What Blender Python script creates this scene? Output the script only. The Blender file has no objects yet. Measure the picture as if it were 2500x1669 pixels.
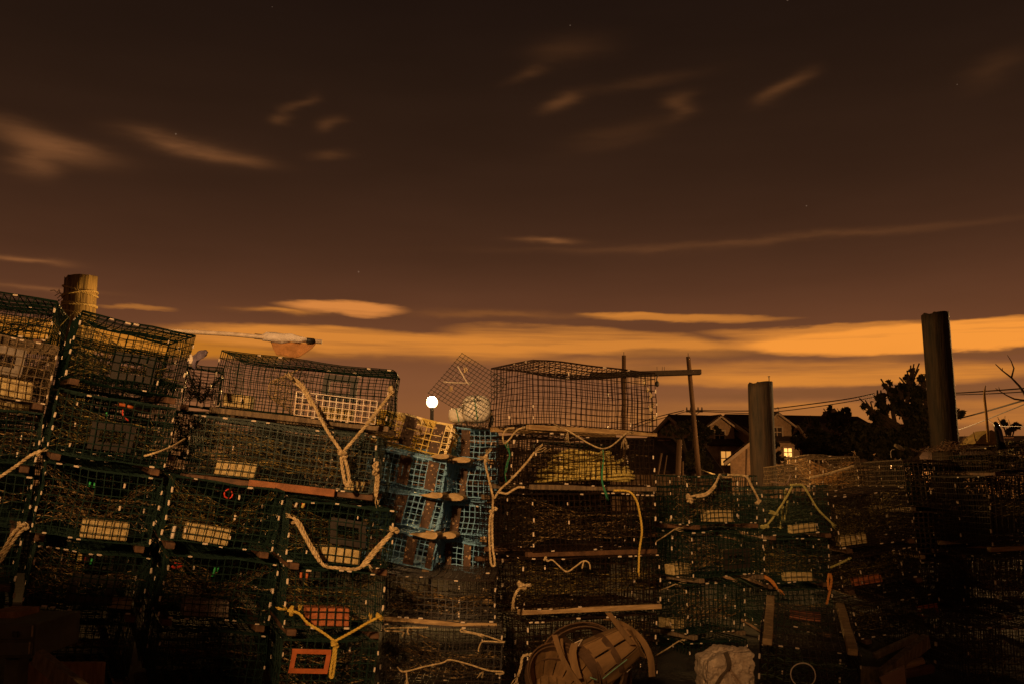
import bpy, math, random
from mathutils import Vector, Matrix, noise
R = math.radians
scene = bpy.context.scene
C = scene.collection
# ------------------------------------------------------------------ camera
F = 2430.0            # focal length in photo pixels (2500 wide) = 35 mm
PITCH = R(8.1)
CAM = Vector((0, 0, 1.1))
cam_d = bpy.data.cameras.new('camera'); cam = bpy.data.objects.new('camera', cam_d); C.objects.link(cam)
cam.location = CAM; cam.rotation_euler = (math.pi/2 + PITCH, 0, 0)
scene.render.filter_size = 1.1; cam_d.lens = 35; cam_d.sensor_width = 36; cam_d.clip_start = .05; cam_d.clip_end = 2000
scene.camera = cam
scene.render.resolution_x = 1024; scene.render.resolution_y = 683
FW = Vector((0, math.cos(PITCH), math.sin(PITCH))); UP = Vector((0, -math.sin(PITCH), math.cos(PITCH)))

def P(px, py, d):
    """world point seen at photo pixel (px,py) at world distance y = d"""
    v = Vector((1, 0, 0))*((px-1250)/F) + UP*((834.5-py)/F) + FW
    return CAM + v*(d/v.y)
def proj(p):
    v = p-CAM; z = v.dot(FW)
    return 1250+F*v.x/z, 834.5-F*v.dot(UP)/z
def azel(px, py):
    v = P(px, py, 1)-CAM; v.normalize()
    return math.atan2(v.x, v.y), math.asin(v.z)

# ------------------------------------------------------------------ view
vs = scene.view_settings
vs.view_transform = 'Standard'; vs.look = 'None'; vs.exposure = 0; vs.gamma = 1; vs.use_curve_mapping = False

def lin(c):
    out = []
    for v in c[:3]:
        v /= 255
        out.append(v/12.92 if v <= .04045 else ((v+.055)/1.055)**2.4)
    return (*out, 1)

# ------------------------------------------------------------------ world: night sky glowing over a town, streaked clouds
w = bpy.data.worlds.new("World"); scene.world = w; w.use_nodes = True
nt = w.node_tree; nt.nodes.clear()
def N(kind, **kw):
    n = nt.nodes.new(kind)
    for k, v in kw.items(): setattr(n, k, v)
    return n
def link(a, b): nt.links.new(a, b)
def M_(op, a, b=None, c=None, clamp=False):
    n = N('ShaderNodeMath', operation=op, use_clamp=clamp)
    for i, v in enumerate((a, b, c)):
        if v is None: continue
        if isinstance(v, (int, float)): n.inputs[i].default_value = v
        else: link(v, n.inputs[i])
    return n.outputs[0]
out = N('ShaderNodeOutputWorld'); bg = N('ShaderNodeBackground'); link(bg.outputs[0], out.inputs[0])
tc = N('ShaderNodeTexCoord'); sp = N('ShaderNodeSeparateXYZ'); link(tc.outputs['Generated'], sp.inputs[0])
az = M_('ARCTAN2', sp.outputs[0], sp.outputs[1]); el = M_('ARCSINE', sp.outputs[2])
cv = N('ShaderNodeCombineXYZ'); link(az, cv.inputs[0]); link(M_('MULTIPLY', el, 5.0), cv.inputs[1])
def noise_n(scale, detail, rough=.5, off=0.0):
    n = N('ShaderNodeTexNoise'); n.inputs['Scale'].default_value = scale
    n.inputs['Detail'].default_value = detail; n.inputs['Roughness'].default_value = rough
    mp = N('ShaderNodeVectorMath', operation='ADD'); link(cv.outputs[0], mp.inputs[0]); mp.inputs[1].default_value = (off, off*1.7, off)
    link(mp.outputs[0], n.inputs['Vector'])
    return M_('SUBTRACT', n.outputs['Fac'], .5)
n1 = noise_n(5, 4, .45); n2 = noise_n(5, 3, .45, 7.3); n3 = noise_n(16, 4, .6, 3.1); n4 = noise_n(9, 5, .6, 11.7)
el2 = M_('ADD', el, M_('MULTIPLY', n1, .016)); el2 = M_('ADD', el2, M_('MULTIPLY', n3, .010))
az2 = M_('ADD', az, M_('MULTIPLY', n2, .10))
cv0 = cv; cv = N('ShaderNodeCombineXYZ'); link(az, cv.inputs[0]); link(M_('ADD', M_('MULTIPLY', el, 22.0), M_('MULTIPLY', az, .5)), cv.inputs[1]); n5 = noise_n(3.0, 6, .6, 5.5)
ramp = N('ShaderNodeValToRGB'); cr = ramp.color_ramp; cr.interpolation = 'B_SPLINE'
stops = [(1185, (104, 60, 26)), (1080, (148, 92, 46)), (960, (138, 86, 52)), (850, (112, 68, 42)), (740, (92, 56, 36)),
         (640, (72, 44, 28)), (480, (55, 34, 22)), (320, (45, 28, 18)), (160, (37, 23, 15)), (-60, (29, 18, 13))]
ELM = .65
while len(cr.elements) < len(stops): cr.elements.new(.5)
for e, (y, c) in zip(cr.elements, stops):
    e.position = max(0, azel(1250, y)[1]/ELM); e.color = lin(c)
link(M_('DIVIDE', M_('ADD', el, M_('MULTIPLY', n2, .01)), ELM, clamp=True), ramp.inputs[0])
col = ramp.outputs[0]
# faint large mottling of the high haze
mm = N('ShaderNodeMixRGB', blend_type='MULTIPLY'); mm.inputs[0].default_value = 1
link(col, mm.inputs[1]); mv = M_('ADD', M_('MULTIPLY', n1, .30), 1.0); link(mv, mm.inputs[2]); col = mm.outputs[0]
# clouds: centre x,y, half width, half height (photo pixels), slope, softness, strength, colour
AM = (214, 132, 52); BR = (246, 152, 58); DY = (194, 118, 34); PK = (168, 106, 58)
streak = M_('ADD', M_('MULTIPLY', n5, 3.0), .88, clamp=True)
wisp = M_('ADD', M_('MULTIPLY', n4, 2.4), .95, clamp=True)
clouds = [
 (150, 822, 900, 46, .015, .50, .95, DY), (900, 835, 560, 40, .035, .35, .95, AM), (1450, 832, 420, 38, .07, .40, .9, AM),
 (1300, 880, 700, 20, .03, 1.0, .35, AM),
 (2350, 821, 660, 40, .012, .28, .98, BR), (2050, 806, 350, 20, .0, .5, .6, BR), (1700, 776, 300, 14, .035, .8, .75, AM), (1560, 768, 150, 7, .02, .9, .6, AM),
 (2080, 908, 520, 40, .04, .45, .9, AM), (1800, 925, 330, 22, .0, .9, .65, AM), (1500, 905, 260, 12, .02, 1.0, .35, AM),
 (2450, 1000, 320, 40, -.02, .8, .6, AM), (1900, 990, 420, 14, .01, 1.0, .45, AM), (1850, 1015, 600, 26, .0, 1.0, .35, AM),
 (800, 754, 195, 17, .012, .55, .85, (226, 140, 66)), (650, 762, 110, 7, .02, 1.0, .6, AM), (315, 749, 95, 7, .01, .9, .7, (190, 118, 50)),
 (60, 633, 120, 10, .01, 1.0, 0.488, PK), (1340, 587, 90, 9, .02, 1.0, 0.450, PK), (1850, 590, 700, 12, -.01, 1.0, 0.135, PK), (130, 708, 160, 9, .01, 1.0, 0.300, PK),
 (110, 352, 210, 34, .14, 1.0, .42, (150, 96, 56)), (95, 395, 80, 42, .0, 1.0, .35, (150, 96, 56)), (455, 358, 160, 30, .12, 1.0, .42, (150, 96, 56)), (560, 385, 110, 18, .08, 1.0, 0.150, PK),
 (1370, 245, 60, 22, -.3, 1.0, 0.165, PK), (1880, 218, 70, 26, -.35, 1.0, 0.150, PK), (1640, 262, 42, 34, -.2, 1.0, 0.128, PK), (1290, 180, 50, 22, -.3, 1.0, 0.075, PK),
 (690, 255, 50, 20, -.5, 1.0, 0.120, PK), (640, 290, 40, 14, -.1, 1.0, 0.112, PK), (770, 300, 36, 22, -.2, 1.0, 0.105, PK), (1400, 120, 120, 40, -.1, 1.0, 0.053, PK),
 (2420, 170, 120, 40, -.3, 1.0, 0.045, PK), (1500, 330, 160, 34, -.2, 1.0, 0.045, PK), (1560, 200, 160, 20, -.1, 1.0, 0.045, PK), (800, 380, 60, 16, -.1, 1.0, 0.090, PK),
 (1700, 862, 300, 17, .01, .7, .75, (122, 76, 42)), (2280, 868, 420, 11, .012, .7, .7, (122, 76, 42)), (2050, 958, 620, 17, .01, .8, .7, (124, 78, 44)), (1520, 790, 260, 8, .02, .8, .6, (104, 64, 40)), (1600, 906, 200, 9, .02, .8, .5, (122, 76, 42)), (1280, 838, 180, 5, .01, .8, .35, (150, 94, 46)),
 (1250, 770, 420, 10, .02, 1.0, .15, AM), (2150, 868, 90, 22, .0, 1.0, .25, AM),
]
for (x, y, hw, hh, sl, soft, st, c) in clouds:
    a0, e0 = azel(x, y); a1, _ = azel(x+hw, y); a2, _ = azel(x-hw, y); _, e1 = azel(x, y-hh)
    wa = (a1-a2)/2; we = abs(e1-e0)
    da = M_('SUBTRACT', az2, a0)
    de = M_('ADD', M_('SUBTRACT', el2, e0), M_('MULTIPLY', da, sl))
    q = M_('ADD', M_('POWER', M_('ABSOLUTE', M_('DIVIDE', da, wa)), 2.0), M_('POWER', M_('ABSOLUTE', M_('DIVIDE', de, we)), 2.0))
    if soft >= 1:
        ex = M_('EXPONENT', M_('MULTIPLY', q, -1.9)); fac = M_('MULTIPLY', M_('MULTIPLY', ex, st*1.15), wisp)
        mx = N('ShaderNodeMixRGB'); link(fac, mx.inputs[0]); link(col, mx.inputs[1]); mx.inputs[2].default_value = lin(c); col = mx.outputs[0]
        continue
    mr = N('ShaderNodeMapRange', interpolation_type='SMOOTHSTEP'); link(q, mr.inputs[0])
    mr.inputs[1].default_value = 1.0; mr.inputs[2].default_value = 1-min(1, soft*1.5); mr.inputs[3].default_value = 0; mr.inputs[4].default_value = st
    mr = type('o', (), {'outputs': [M_('MULTIPLY', mr.outputs[0], streak)]})
    mx = N('ShaderNodeMixRGB'); link(mr.outputs[0], mx.inputs[0]); link(col, mx.inputs[1]); mx.inputs[2].default_value = lin(c); col = mx.outputs[0]
# faint stars
sv = N('ShaderNodeTexVoronoi'); sv.inputs['Scale'].default_value = 26
link(tc.outputs['Generated'], sv.inputs['Vector'])
smask = M_('MULTIPLY', M_('LESS_THAN', sv.outputs['Distance'], .022), .09)
smask = M_('MULTIPLY', smask, M_('GREATER_THAN', el, .2))
ad = N('ShaderNodeMixRGB', blend_type='ADD'); link(smask, ad.inputs[0]); link(col, ad.inputs[1]); ad.inputs[2].default_value = (.9, .6, .4, 1); col = ad.outputs[0]
# below the horizon: dark land glow
gm = N('ShaderNodeMixRGB'); link(M_('LESS_THAN', el, -.002), gm.inputs[0]); link(col, gm.inputs[1]); gm.inputs[2].default_value = (.004, .002, .001, 1)
link(gm.outputs[0], bg.inputs['Color']); bg.inputs['Strength'].default_value = 1.0

# ------------------------------------------------------------------ materials
MATS = {}
def mat(name, base, rough=.6, var=.25, scale=40, metal=0, spec=.5, base2=None, bump=0, bscale=120, emit=None, estr=0, stretch=None):
    if name in MATS: return MATS[name]
    m = bpy.data.materials.new(name); m.use_nodes = True; t = m.node_tree; b = t.nodes['Principled BSDF']
    tcn = t.nodes.new('ShaderNodeTexCoord'); src = tcn.outputs['Object']
    if stretch:
        mp = t.nodes.new('ShaderNodeMapping'); mp.inputs['Scale'].default_value = stretch; t.links.new(src, mp.inputs[0]); src = mp.outputs[0]
    nz = t.nodes.new('ShaderNodeTexNoise'); nz.inputs['Scale'].default_value = scale; nz.inputs['Detail'].default_value = 5
    nz.inputs['Roughness'].default_value = .65
    t.links.new(src, nz.inputs['Vector'])
    rp = t.nodes.new('ShaderNodeValToRGB'); t.links.new(nz.outputs['Fac'], rp.inputs[0])
    rp.color_ramp.elements[0].position = .35; rp.color_ramp.elements[1].position = .65
    b2 = base2 or tuple(min(1, c*(1+var)) for c in base)
    rp.color_ramp.elements[0].color = (*[c*(1-var) for c in base], 1); rp.color_ramp.elements[1].color = (*b2, 1)
    t.links.new(rp.outputs[0], b.inputs['Base Color'])
    b.inputs['Roughness'].default_value = rough; b.inputs['Metallic'].default_value = metal
    b.inputs['Specular IOR Level'].default_value = spec
    if bump:
        nb = t.nodes.new('ShaderNodeTexNoise'); nb.inputs['Scale'].default_value = bscale; nb.inputs['Detail'].default_value = 4
        t.links.new(src, nb.inputs['Vector'])
        bp = t.nodes.new('ShaderNodeBump'); bp.inputs['Strength'].default_value = bump; bp.inputs['Distance'].default_value = .01
        t.links.new(nb.outputs['Fac'], bp.inputs['Height']); t.links.new(bp.outputs[0], b.inputs['Normal'])
    if emit:
        b.inputs['Emission Color'].default_value = (*emit, 1); b.inputs['Emission Strength'].default_value = estr
    MATS[name] = m
    return m
WIRE = {
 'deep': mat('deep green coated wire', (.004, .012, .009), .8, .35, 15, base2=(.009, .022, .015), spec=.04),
 'teal': mat('teal vinyl coated wire', (.008, .024, .019), .45, .35, 15, base2=(.017, .038, .028), spec=.16),
 'dark': mat('black vinyl coated wire', (.011, .007, .005), .34, .4, 15, base2=(.028, .015, .009), spec=.4),
 'brown': mat('brown rusty wire', (.05, .018, .010), .5, .4, 15),
 'blue': mat('blue vinyl coated wire', (.20, .46, .78), .45, .15, 15, base2=(.26, .54, .86), spec=.2),
 'yellow': mat('yellow vinyl coated wire', (.70, .46, .03), .35, .2, 15),
 'white': mat('white vinyl coated wire with rust', (.85, .78, .66), .45, .1, 12, base2=(.62, .34, .14)),
 'crust': mat('wire crusted with dried weed', (.08, .05, .025), .8, .5, 60, base2=(.26, .17, .085)),
 'weedy': mat('wire furred with brown weed', (.04, .024, .013), .9, .5, 60, base2=(.09, .055, .03)),
}
CLIP = mat('galvanised crimp clip', (.85, .68, .52), .4, .12, 30, spec=.6)
NETY = mat('olive twine', (.05, .036, .010), .8, .5, 30, base2=(.46, .32, .085))
NETT = mat('tan twine', (.06, .034, .015), .8, .5, 30, base2=(.58, .37, .15))
for _m in (NETY, NETT):
    _r = [n for n in _m.node_tree.nodes if n.bl_idname == 'ShaderNodeValToRGB'][0].color_ramp
    _r.elements[0].position = .48; _r.elements[1].position = .66
NETD = mat('dark twine', (.02, .013, .006), .8, .4, 25)
NETG = mat('grey green twine', (.06, .08, .045), .8, .4, 25)
VENT = mat('grey brown plastic', (.024, .016, .012), .6, .2, 30)
ORNG = mat('orange plastic', (.46, .11, .025), .5, .15, 20)
BRICK = mat('cream concrete brick', (.52, .36, .14), .9, .25, 60, base2=(.72, .55, .27), bump=.5, bscale=300)
BRICKG = mat('speckled grey brick', (.20, .14, .10), .9, .6, 150, base2=(.55, .42, .32), bump=.6, bscale=300)
BRICKR = mat('orange clay brick', (.44, .13, .045), .85, .25, 50, bump=.4, bscale=200)
WOODN = mat('pale wood runner', (.42, .25, .11), .8, .3, 9, base2=(.58, .38, .18), bump=.3, bscale=30, stretch=(1, 1, 6))
WOODD = mat('dark oak runner', (.09, .042, .022), .75, .35, 14, base2=(.17, .08, .036), bump=.4, bscale=40)
WOODG = mat('weathered grey wood', (.16, .11, .07), .85, .35, 10, base2=(.28, .19, .11), bump=.5, bscale=40, stretch=(6, 6, 1))
ROPEC = mat('cream rope', (.50, .34, .16), .85, .3, 45, base2=(.80, .60, .34), bump=.3)
ROPEY = mat('yellow rope', (.66, .42, .05), .7, .2, 60, base2=(.8, .55, .10))
ROPEO = mat('orange rope', (.68, .27, .06), .8, .2, 60)
ROPEG = mat('green twine', (.03, .26, .12), .7, .2, 60)
ROPEL = mat('yellow green rope', (.48, .42, .12), .8, .25, 60, base2=(.62, .55, .22))
RED = mat('red cord', (.70, .05, .02), .6, .2, 60)
GREEN = mat('green clip plastic', (.03, .42, .10), .5, .2, 60)
PALE = mat('pale tag', (.75, .62, .5), .7, .1, 30)

# spotted plate material of the blue traps
def plate_mat():
    m = mat('dark brown plate with barnacle spots', (.085, .042, .022), .7, .3, 30)
    t = m.node_tree; b = t.nodes['Principled BSDF']
    src = b.inputs['Base Color'].links[0].from_socket
    tcn = t.nodes.new('ShaderNodeTexCoord')
    nz = t.nodes.new('ShaderNodeTexNoise'); nz.inputs['Scale'].default_value = 30; t.links.new(tcn.outputs['Object'], nz.inputs['Vector'])
    mixv = t.nodes.new('ShaderNodeVectorMath'); mixv.operation = 'MULTIPLY_ADD'
    t.links.new(nz.outputs['Color'], mixv.inputs[0]); mixv.inputs[1].default_value = (.02, .02, .02); t.links.new(tcn.outputs['Object'], mixv.inputs[2])
    last = src
    for sc, th in ((28, .24), (62, .22)):
        v = t.nodes.new('ShaderNodeTexVoronoi'); v.inputs['Scale'].default_value = sc; t.links.new(mixv.outputs[0], v.inputs['Vector'])
        lt = t.nodes.new('ShaderNodeMath'); lt.operation = 'LESS_THAN'; t.links.new(v.outputs['Distance'], lt.inputs[0]); lt.inputs[1].default_value = th
        sepc = t.nodes.new('ShaderNodeSeparateColor'); t.links.new(v.outputs['Color'], sepc.inputs[0])
        g = t.nodes.new('ShaderNodeMath'); g.operation = 'GREATER_THAN'; t.links.new(sepc.outputs[0], g.inputs[0]); g.inputs[1].default_value = .35
        mu = t.nodes.new('ShaderNodeMath'); mu.operation = 'MULTIPLY'; t.links.new(lt.outputs[0], mu.inputs[0]); t.links.new(g.outputs[0], mu.inputs[1])
        mx = t.nodes.new('ShaderNodeMixRGB'); t.links.new(mu.outputs[0], mx.inputs[0]); t.links.new(last, mx.inputs[1]); mx.inputs[2].default_value = (.48, .30, .16, 1); last = mx.outputs[0]
    t.links.new(last, b.inputs['Base Color'])
    return m
PLATE = plate_mat()

# ------------------------------------------------------------------ mesh builder
class MB:
    def __init__(s): s.v = []; s.f = []
    def quadbox(s, c, ax, ay, az_):
        """box with centre c and half axes"""
        n = len(s.v); c = Vector(c)
        for k in range(8):
            s.v.append(c + ax*(1 if k & 1 else -1) + ay*(1 if k & 2 else -1) + az_*(1 if k & 4 else -1))
        for f in ((0, 2, 3, 1), (4, 5, 7, 6), (0, 1, 5, 4), (2, 6, 7, 3), (0, 4, 6, 2), (1, 3, 7, 5)): s.f.append([n+i for i in f])
    def box(s, x0, x1, y0, y1, z0, z1):
        s.quadbox(((x0+x1)/2, (y0+y1)/2, (z0+z1)/2), Vector(((x1-x0)/2, 0, 0)), Vector((0, (y1-y0)/2, 0)), Vector((0, 0, (z1-z0)/2)))
    def tube(s, pts, r, n=4, cap=True, rot=0.78):
        """r: number or list of radii"""
        pts = [Vector(p) for p in pts]
        if len(pts) < 2: return
        base = len(s.v); m = len(pts)
        t = (pts[1]-pts[0]).normalized()
        ref = Vector((0, 0, 1)) if abs(t.z) < .9 else Vector((1, 0, 0))
        a = t.cross(ref).normalized()
        for i in range(m):
            t = (pts[min(i+1, m-1)]-pts[max(i-1, 0)])
            if t.length < 1e-9: t = Vector((0, 0, 1))
            t.normalize()
            a = a - t*a.dot(t)
            if a.length < 1e-6: a = t.orthogonal()
            a.normalize(); b = t.cross(a)
            rr = r[i] if isinstance(r, (list, tuple)) else r
            for k in range(n):
                an = rot+2*math.pi*k/n
                s.v.append(pts[i] + a*(math.cos(an)*rr) + b*(math.sin(an)*rr))
        for i in range(m-1):
            for k in range(n):
                k2 = (k+1) % n
                s.f.append([base+i*n+k, base+i*n+k2, base+(i+1)*n+k2, base+(i+1)*n+k])
        if cap:
            s.f.append([base+k for k in range(n)][::-1]); s.f.append([base+(m-1)*n+k for k in range(n)])
    def poly(s, pts):
        n = len(s.v); s.v += [Vector(p) for p in pts]; s.f.append(list(range(n, n+len(pts))))
    def prism(s, pts, d):
        """closed outline pts extruded by vector d"""
        n = len(s.v); m = len(pts); d = Vector(d)
        s.v += [Vector(p) for p in pts] + [Vector(p)+d for p in pts]
        s.f.append(list(range(n, n+m))[::-1]); s.f.append(list(range(n+m, n+2*m)))
        for i in range(m):
            j = (i+1) % m; s.f.append([n+i, n+j, n+m+j, n+m+i])
    def build(s, name, m, parent=None, smooth=False, bevel=0, fn=None):
        vs_ = [tuple(fn(v)) if fn else tuple(v) for v in s.v]
        me = bpy.data.meshes.new(name); me.from_pydata(vs_, [], s.f); me.update()
        if smooth: me.polygons.foreach_set('use_smooth', [True]*len(me.polygons))
        o = bpy.data.objects.new(name, me); C.objects.link(o)
        for q in (m if isinstance(m, (list, tuple)) else [m]): me.materials.append(q)
        if bevel:
            bv = o.modifiers.new('bevel', 'BEVEL'); bv.width = bevel; bv.segments = 2; bv.limit_method = 'ANGLE'
        if parent: o.parent = parent
        return o
def tag(o, label=None, cat=None, group=None, kind=None):
    if label: o['label'] = label
    if cat: o['category'] = cat
    if group: o['group'] = group
    if kind: o['kind'] = kind
    return o
def thing(name, label, cat, mtx=None, loc=None, group=None):
    o = bpy.data.objects.new(name, None); C.objects.link(o); o.empty_display_size = .05
    if mtx is not None: o.matrix_world = mtx
    if loc is not None: o.location = loc
    return tag(o, label, cat, group)

def cr_spline(pts, step=.02):
    pts = [Vector(p) for p in pts]
    if len(pts) < 3:
        n = max(2, int((pts[1]-pts[0]).length/step)); return [pts[0].lerp(pts[1], i/n) for i in range(n+1)]
    q = [pts[0]*2-pts[1]] + pts + [pts[-1]*2-pts[-2]]
    out_ = []
    for i in range(1, len(q)-2):
        p0, p1, p2, p3 = q[i-1:i+3]; n = max(2, int((p2-p1).length/step))
        for k in range(n):
            t = k/n
            out_.append(.5*((2*p1)+(p2-p0)*t+(2*p0-5*p1+4*p2-p3)*t*t+(-p0+3*p1-3*p2+p3)*t**3))
    out_.append(q[-2]); return out_
def rope_mesh(mb, pts, r, turns_per_m=None, fray=False):
    """three twisted strands along the path"""
    path = cr_spline(pts, r*.8); tp = turns_per_m or 1/(r*7.5)
    s_ = 0; a = None; L = [[], [], []]
    for i, p in enumerate(path):
        t = (path[min(i+1, len(path)-1)]-path[max(i-1, 0)])
        if t.length < 1e-9: continue
        t.normalize()
        if a is None: a = t.orthogonal().normalized()
        a = (a-t*a.dot(t)).normalized(); b = t.cross(a)
        if i: s_ += (p-path[i-1]).length
        for k in range(3):
            an = 2*math.pi*(s_*tp + k/3)
            L[k].append(p + a*(math.cos(an)*r*.55) + b*(math.sin(an)*r*.55))
    for k in range(3): mb.tube(L[k], r*.5, 5)
def knot(mb, c, size, r, rnd):
    c = Vector(c); pts = []
    ph = rnd.random()*6
    for i in range(26):
        t = i/25*2*math.pi
        q = Vector(((math.sin(t)+2*math.sin(2*t)), (math.cos(t)-2*math.cos(2*t))*.6, -math.sin(3*t)))*(size/3)
        q = Matrix.Rotation(ph, 3, 'Y') @ q
        pts.append(c+q)
    rope_mesh(mb, pts, r)
def frayed(mb, c, dirv, ln, r, rnd, n=9):
    c = Vector(c); dirv = Vector(dirv).normalized()
    for i in range(n):
        e = c + dirv*ln*rnd.uniform(.6, 1.1) + Vector((rnd.uniform(-1, 1), rnd.uniform(-1, 1), rnd.uniform(-1, 1)))*ln*.35
        mid = (c+e)/2 + Vector((rnd.uniform(-1, 1), rnd.uniform(-1, 1), rnd.uniform(-1, 1)))*ln*.12
        mb.tube([c, mid, e], r*.28, 3)

# ------------------------------------------------------------------ lobster traps
def dims(mid, w_px, l_px, d, yaw):
    """solve metre sizes along the right and the back-left direction for pixel offsets"""
    def solve(dirv, target):
        lo, hi = .02, 3.5
        f = lambda t: proj(mid+dirv*t)[0]-proj(mid)[0]
        up = target > 0
        for _ in range(40):
            m = (lo+hi)/2
            if (f(m) < target) == up: lo = m
            else: hi = m
        return (lo+hi)/2
    r = Vector((math.cos(yaw), math.sin(yaw), 0)); l = Vector((-math.sin(yaw), math.cos(yaw), 0))
    return solve(r, w_px), (solve(l, -l_px) if l_px else None)

TRAPS = {}
CM = {}
def clip_mesh(ax, m_):
    if (ax, m_.name) not in CM:
        b = MB(); d_ = {'x': (1, 0, 0), 'y': (0, 1, 0), 'z': (0, 0, 1)}[ax]; d_ = Vector(d_)
        b.tube([d_*-.0115, d_*-.008, d_*.008, d_*.0115], [.0038, .0048, .0048, .0038], 6)
        o = b.build('crimp_clip', m_); CM[ax, m_.name] = o.data; bpy.data.objects.remove(o)
    return CM[ax, m_.name]
def trap(key, label, TL, TR, BL, d, yaw=0, roll=None, L=.9, xl=None, col='teal', pitch=0, cell=.038, runner='y', rmat=None,
         nets=2, netm=None, vents=(), bricks=(), wr=.0021, clips=1.0, group='stacked wire lobster traps', sag=.012, part=True,
         plates=(), extra=None, kind_name='lobster_trap', bagnet=None, clipm=None, Wm=None, runtop=False):
    rnd = random.Random(key)
    mid = (P(*TL, d)+P(*BL, d))/2
    edge = math.hypot(TL[0]-BL[0], TL[1]-BL[1])
    H = (P(*TL, d)-P(*BL, d)).length*.995
    top = math.hypot(TR[0]-TL[0], TR[1]-TL[1])
    er = math.degrees(math.atan2(TL[0]-BL[0], BL[1]-TL[1])); tr = math.degrees(math.atan2(TR[1]-TL[1], TR[0]-TL[0]))
    if roll is None: roll = (er+tr)/2 if abs(yaw) < 8 else er
    yw = R(yaw)
    W, L2 = dims(mid, top, xl, d, yw)
    if xl: L = L2
    if Wm: W = Wm
    Mx = Matrix.Translation(mid) @ Matrix.Rotation(R(roll), 4, 'Y') @ Matrix.Rotation(R(pitch), 4, 'X') @ Matrix.Rotation(yw, 4, 'Z') @ Matrix.Translation((0, 0, -H/2))
    base = Mx @ Matrix.Translation((W/2, L/2, 0))
    t = thing(kind_name, label, 'lobster trap', mtx=base, group=group)
    ox, oy = W/2, L/2
    ph = [rnd.uniform(0, 6.28) for _ in range(6)]
    A = .005
    def warp(p):
        x, y, z = p
        u, v, q = x/W, y/L, z/H
        dz = -sag*math.sin(math.pi*max(0, min(1, u)))*math.sin(math.pi*max(0, min(1, v)))*(1 if q > .5 else .3)
        dx = A*math.sin(5*v+4*q+ph[0]) + A*.6*math.sin(9*q+ph[1])
        dy = A*1.3*math.sin(4*u+3*q+ph[2]) + A*.6*math.sin(11*u+ph[3])
        dz += A*math.sin(5*u+3*v+ph[4]) + A*.6*math.sin(12*u+ph[5])
        return Vector((x+dx-ox, y+dy-oy, z+dz))
    mb = MB()
    nx = max(3, round(W/cell)); ny = max(3, round(L/cell)); nz = max(3, round(H/cell))
    sx, sy, sz = W/nx, L/ny, H/nz
    def wire(a, b, r=wr):
        a = Vector(a); b = Vector(b); n = max(2, int((b-a).length/.09))
        jit = rnd.uniform(-.0015, .0015)
        mb.tube([a.lerp(b, i/n)+Vector((jit, jit, jit)) for i in range(n+1)], r, 4, cap=False)
    for y, wq in ((0, wr*1.22), (L, wr*.85)):
        for i in range(nx+1): wire((i*sx, y, 0), (i*sx, y, H), wq)
        for k in range(nz+1): wire((0, y, k*sz), (W, y, k*sz), wq)
    for x in (0, W):
        for j in range(1, ny): wire((x, j*sy, 0), (x, j*sy, H))
        for k in range(nz+1): wire((x, 0, k*sz), (x, L, k*sz))
    for z in (0, H):
        for i in range(1, nx): wire((i*sx, 0, z), (i*sx, L, z))
        for j in range(1, ny): wire((0, j*sy, z), (W, j*sy, z))
    if part:
        yp = L*rnd.uniform(.42, .55)
        for i in range(1, nx): wire((i*sx, yp, 0), (i*sx, yp, H*.9))
        for k in range(1, nz): wire((0, yp, k*sz), (W, yp, k*sz))
    # doubled lid edges, a little thicker
    for y in (0, L): wire((0, y, H+.004), (W, y, H+.004), wr*1.5)
    for x in (0, W): wire((x, 0, H+.004), (x, L, H+.004), wr*1.5)
    mb.build('wire_cage', WIRE[col], t, fn=warp)
    # crimp clips
    cl = .011; cw = .0046; bi = base.inverted()
    def clip(p, ax):
        p = Vector(p)
        w_ = warp(p)
        o = bpy.data.objects.new('crimp_clip', clip_mesh(ax, clipm or CLIP)); C.objects.link(o); o.parent = t; o.location = w_
        o.rotation_euler = (rnd.uniform(-.06, .06), rnd.uniform(-.06, .06), rnd.uniform(-.06, .06)); sc_ = rnd.uniform(.7, 1.15); o.scale = (sc_,)*3
    if clips > 0:
        for x in (0, W):
            n = max(3, nz//2)
            for i in range(n):
                if rnd.random() < .95*clips: clip((x, -.002, H*(i+.35)/n + rnd.uniform(-.012, .012)), 'z')
                if rnd.random() < .5*clips: clip((x, L, H*(i+.5)/n), 'z')
        for x in (W*rnd.uniform(.15, .3), W*rnd.uniform(.6, .85)):
            for i in range(3):
                if rnd.random() < .45*clips: clip((x, .01, H*(i+.5)/3), 'z')
        for z in (0, H):
            k = 0
            while k < nx:
                if rnd.random() < .3*clips: clip(((k+.5)*sx, -.002, z), 'x')
                k += rnd.choice((1, 1, 2))
            for y in (L, L*.5):
                for i in range(nx//2):
                    if rnd.random() < .22*clips: clip(((i*2+.5)*sx, y, z), 'x')
            for x in (0, W):
                for j in range(ny//2):
                    if rnd.random() < .25*clips: clip((x, (j*2+.5)*sy, z), 'y')
        for x in (0, W):
            for j in (L*.5, L*.52):
                for i in range(4):
                    if rnd.random() < .6*clips: clip((x, j, H*(i+.5)/4), 'z')
    # twine netting heads
    nm = netm or rnd.choice((NETY, NETT, NETY))
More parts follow.
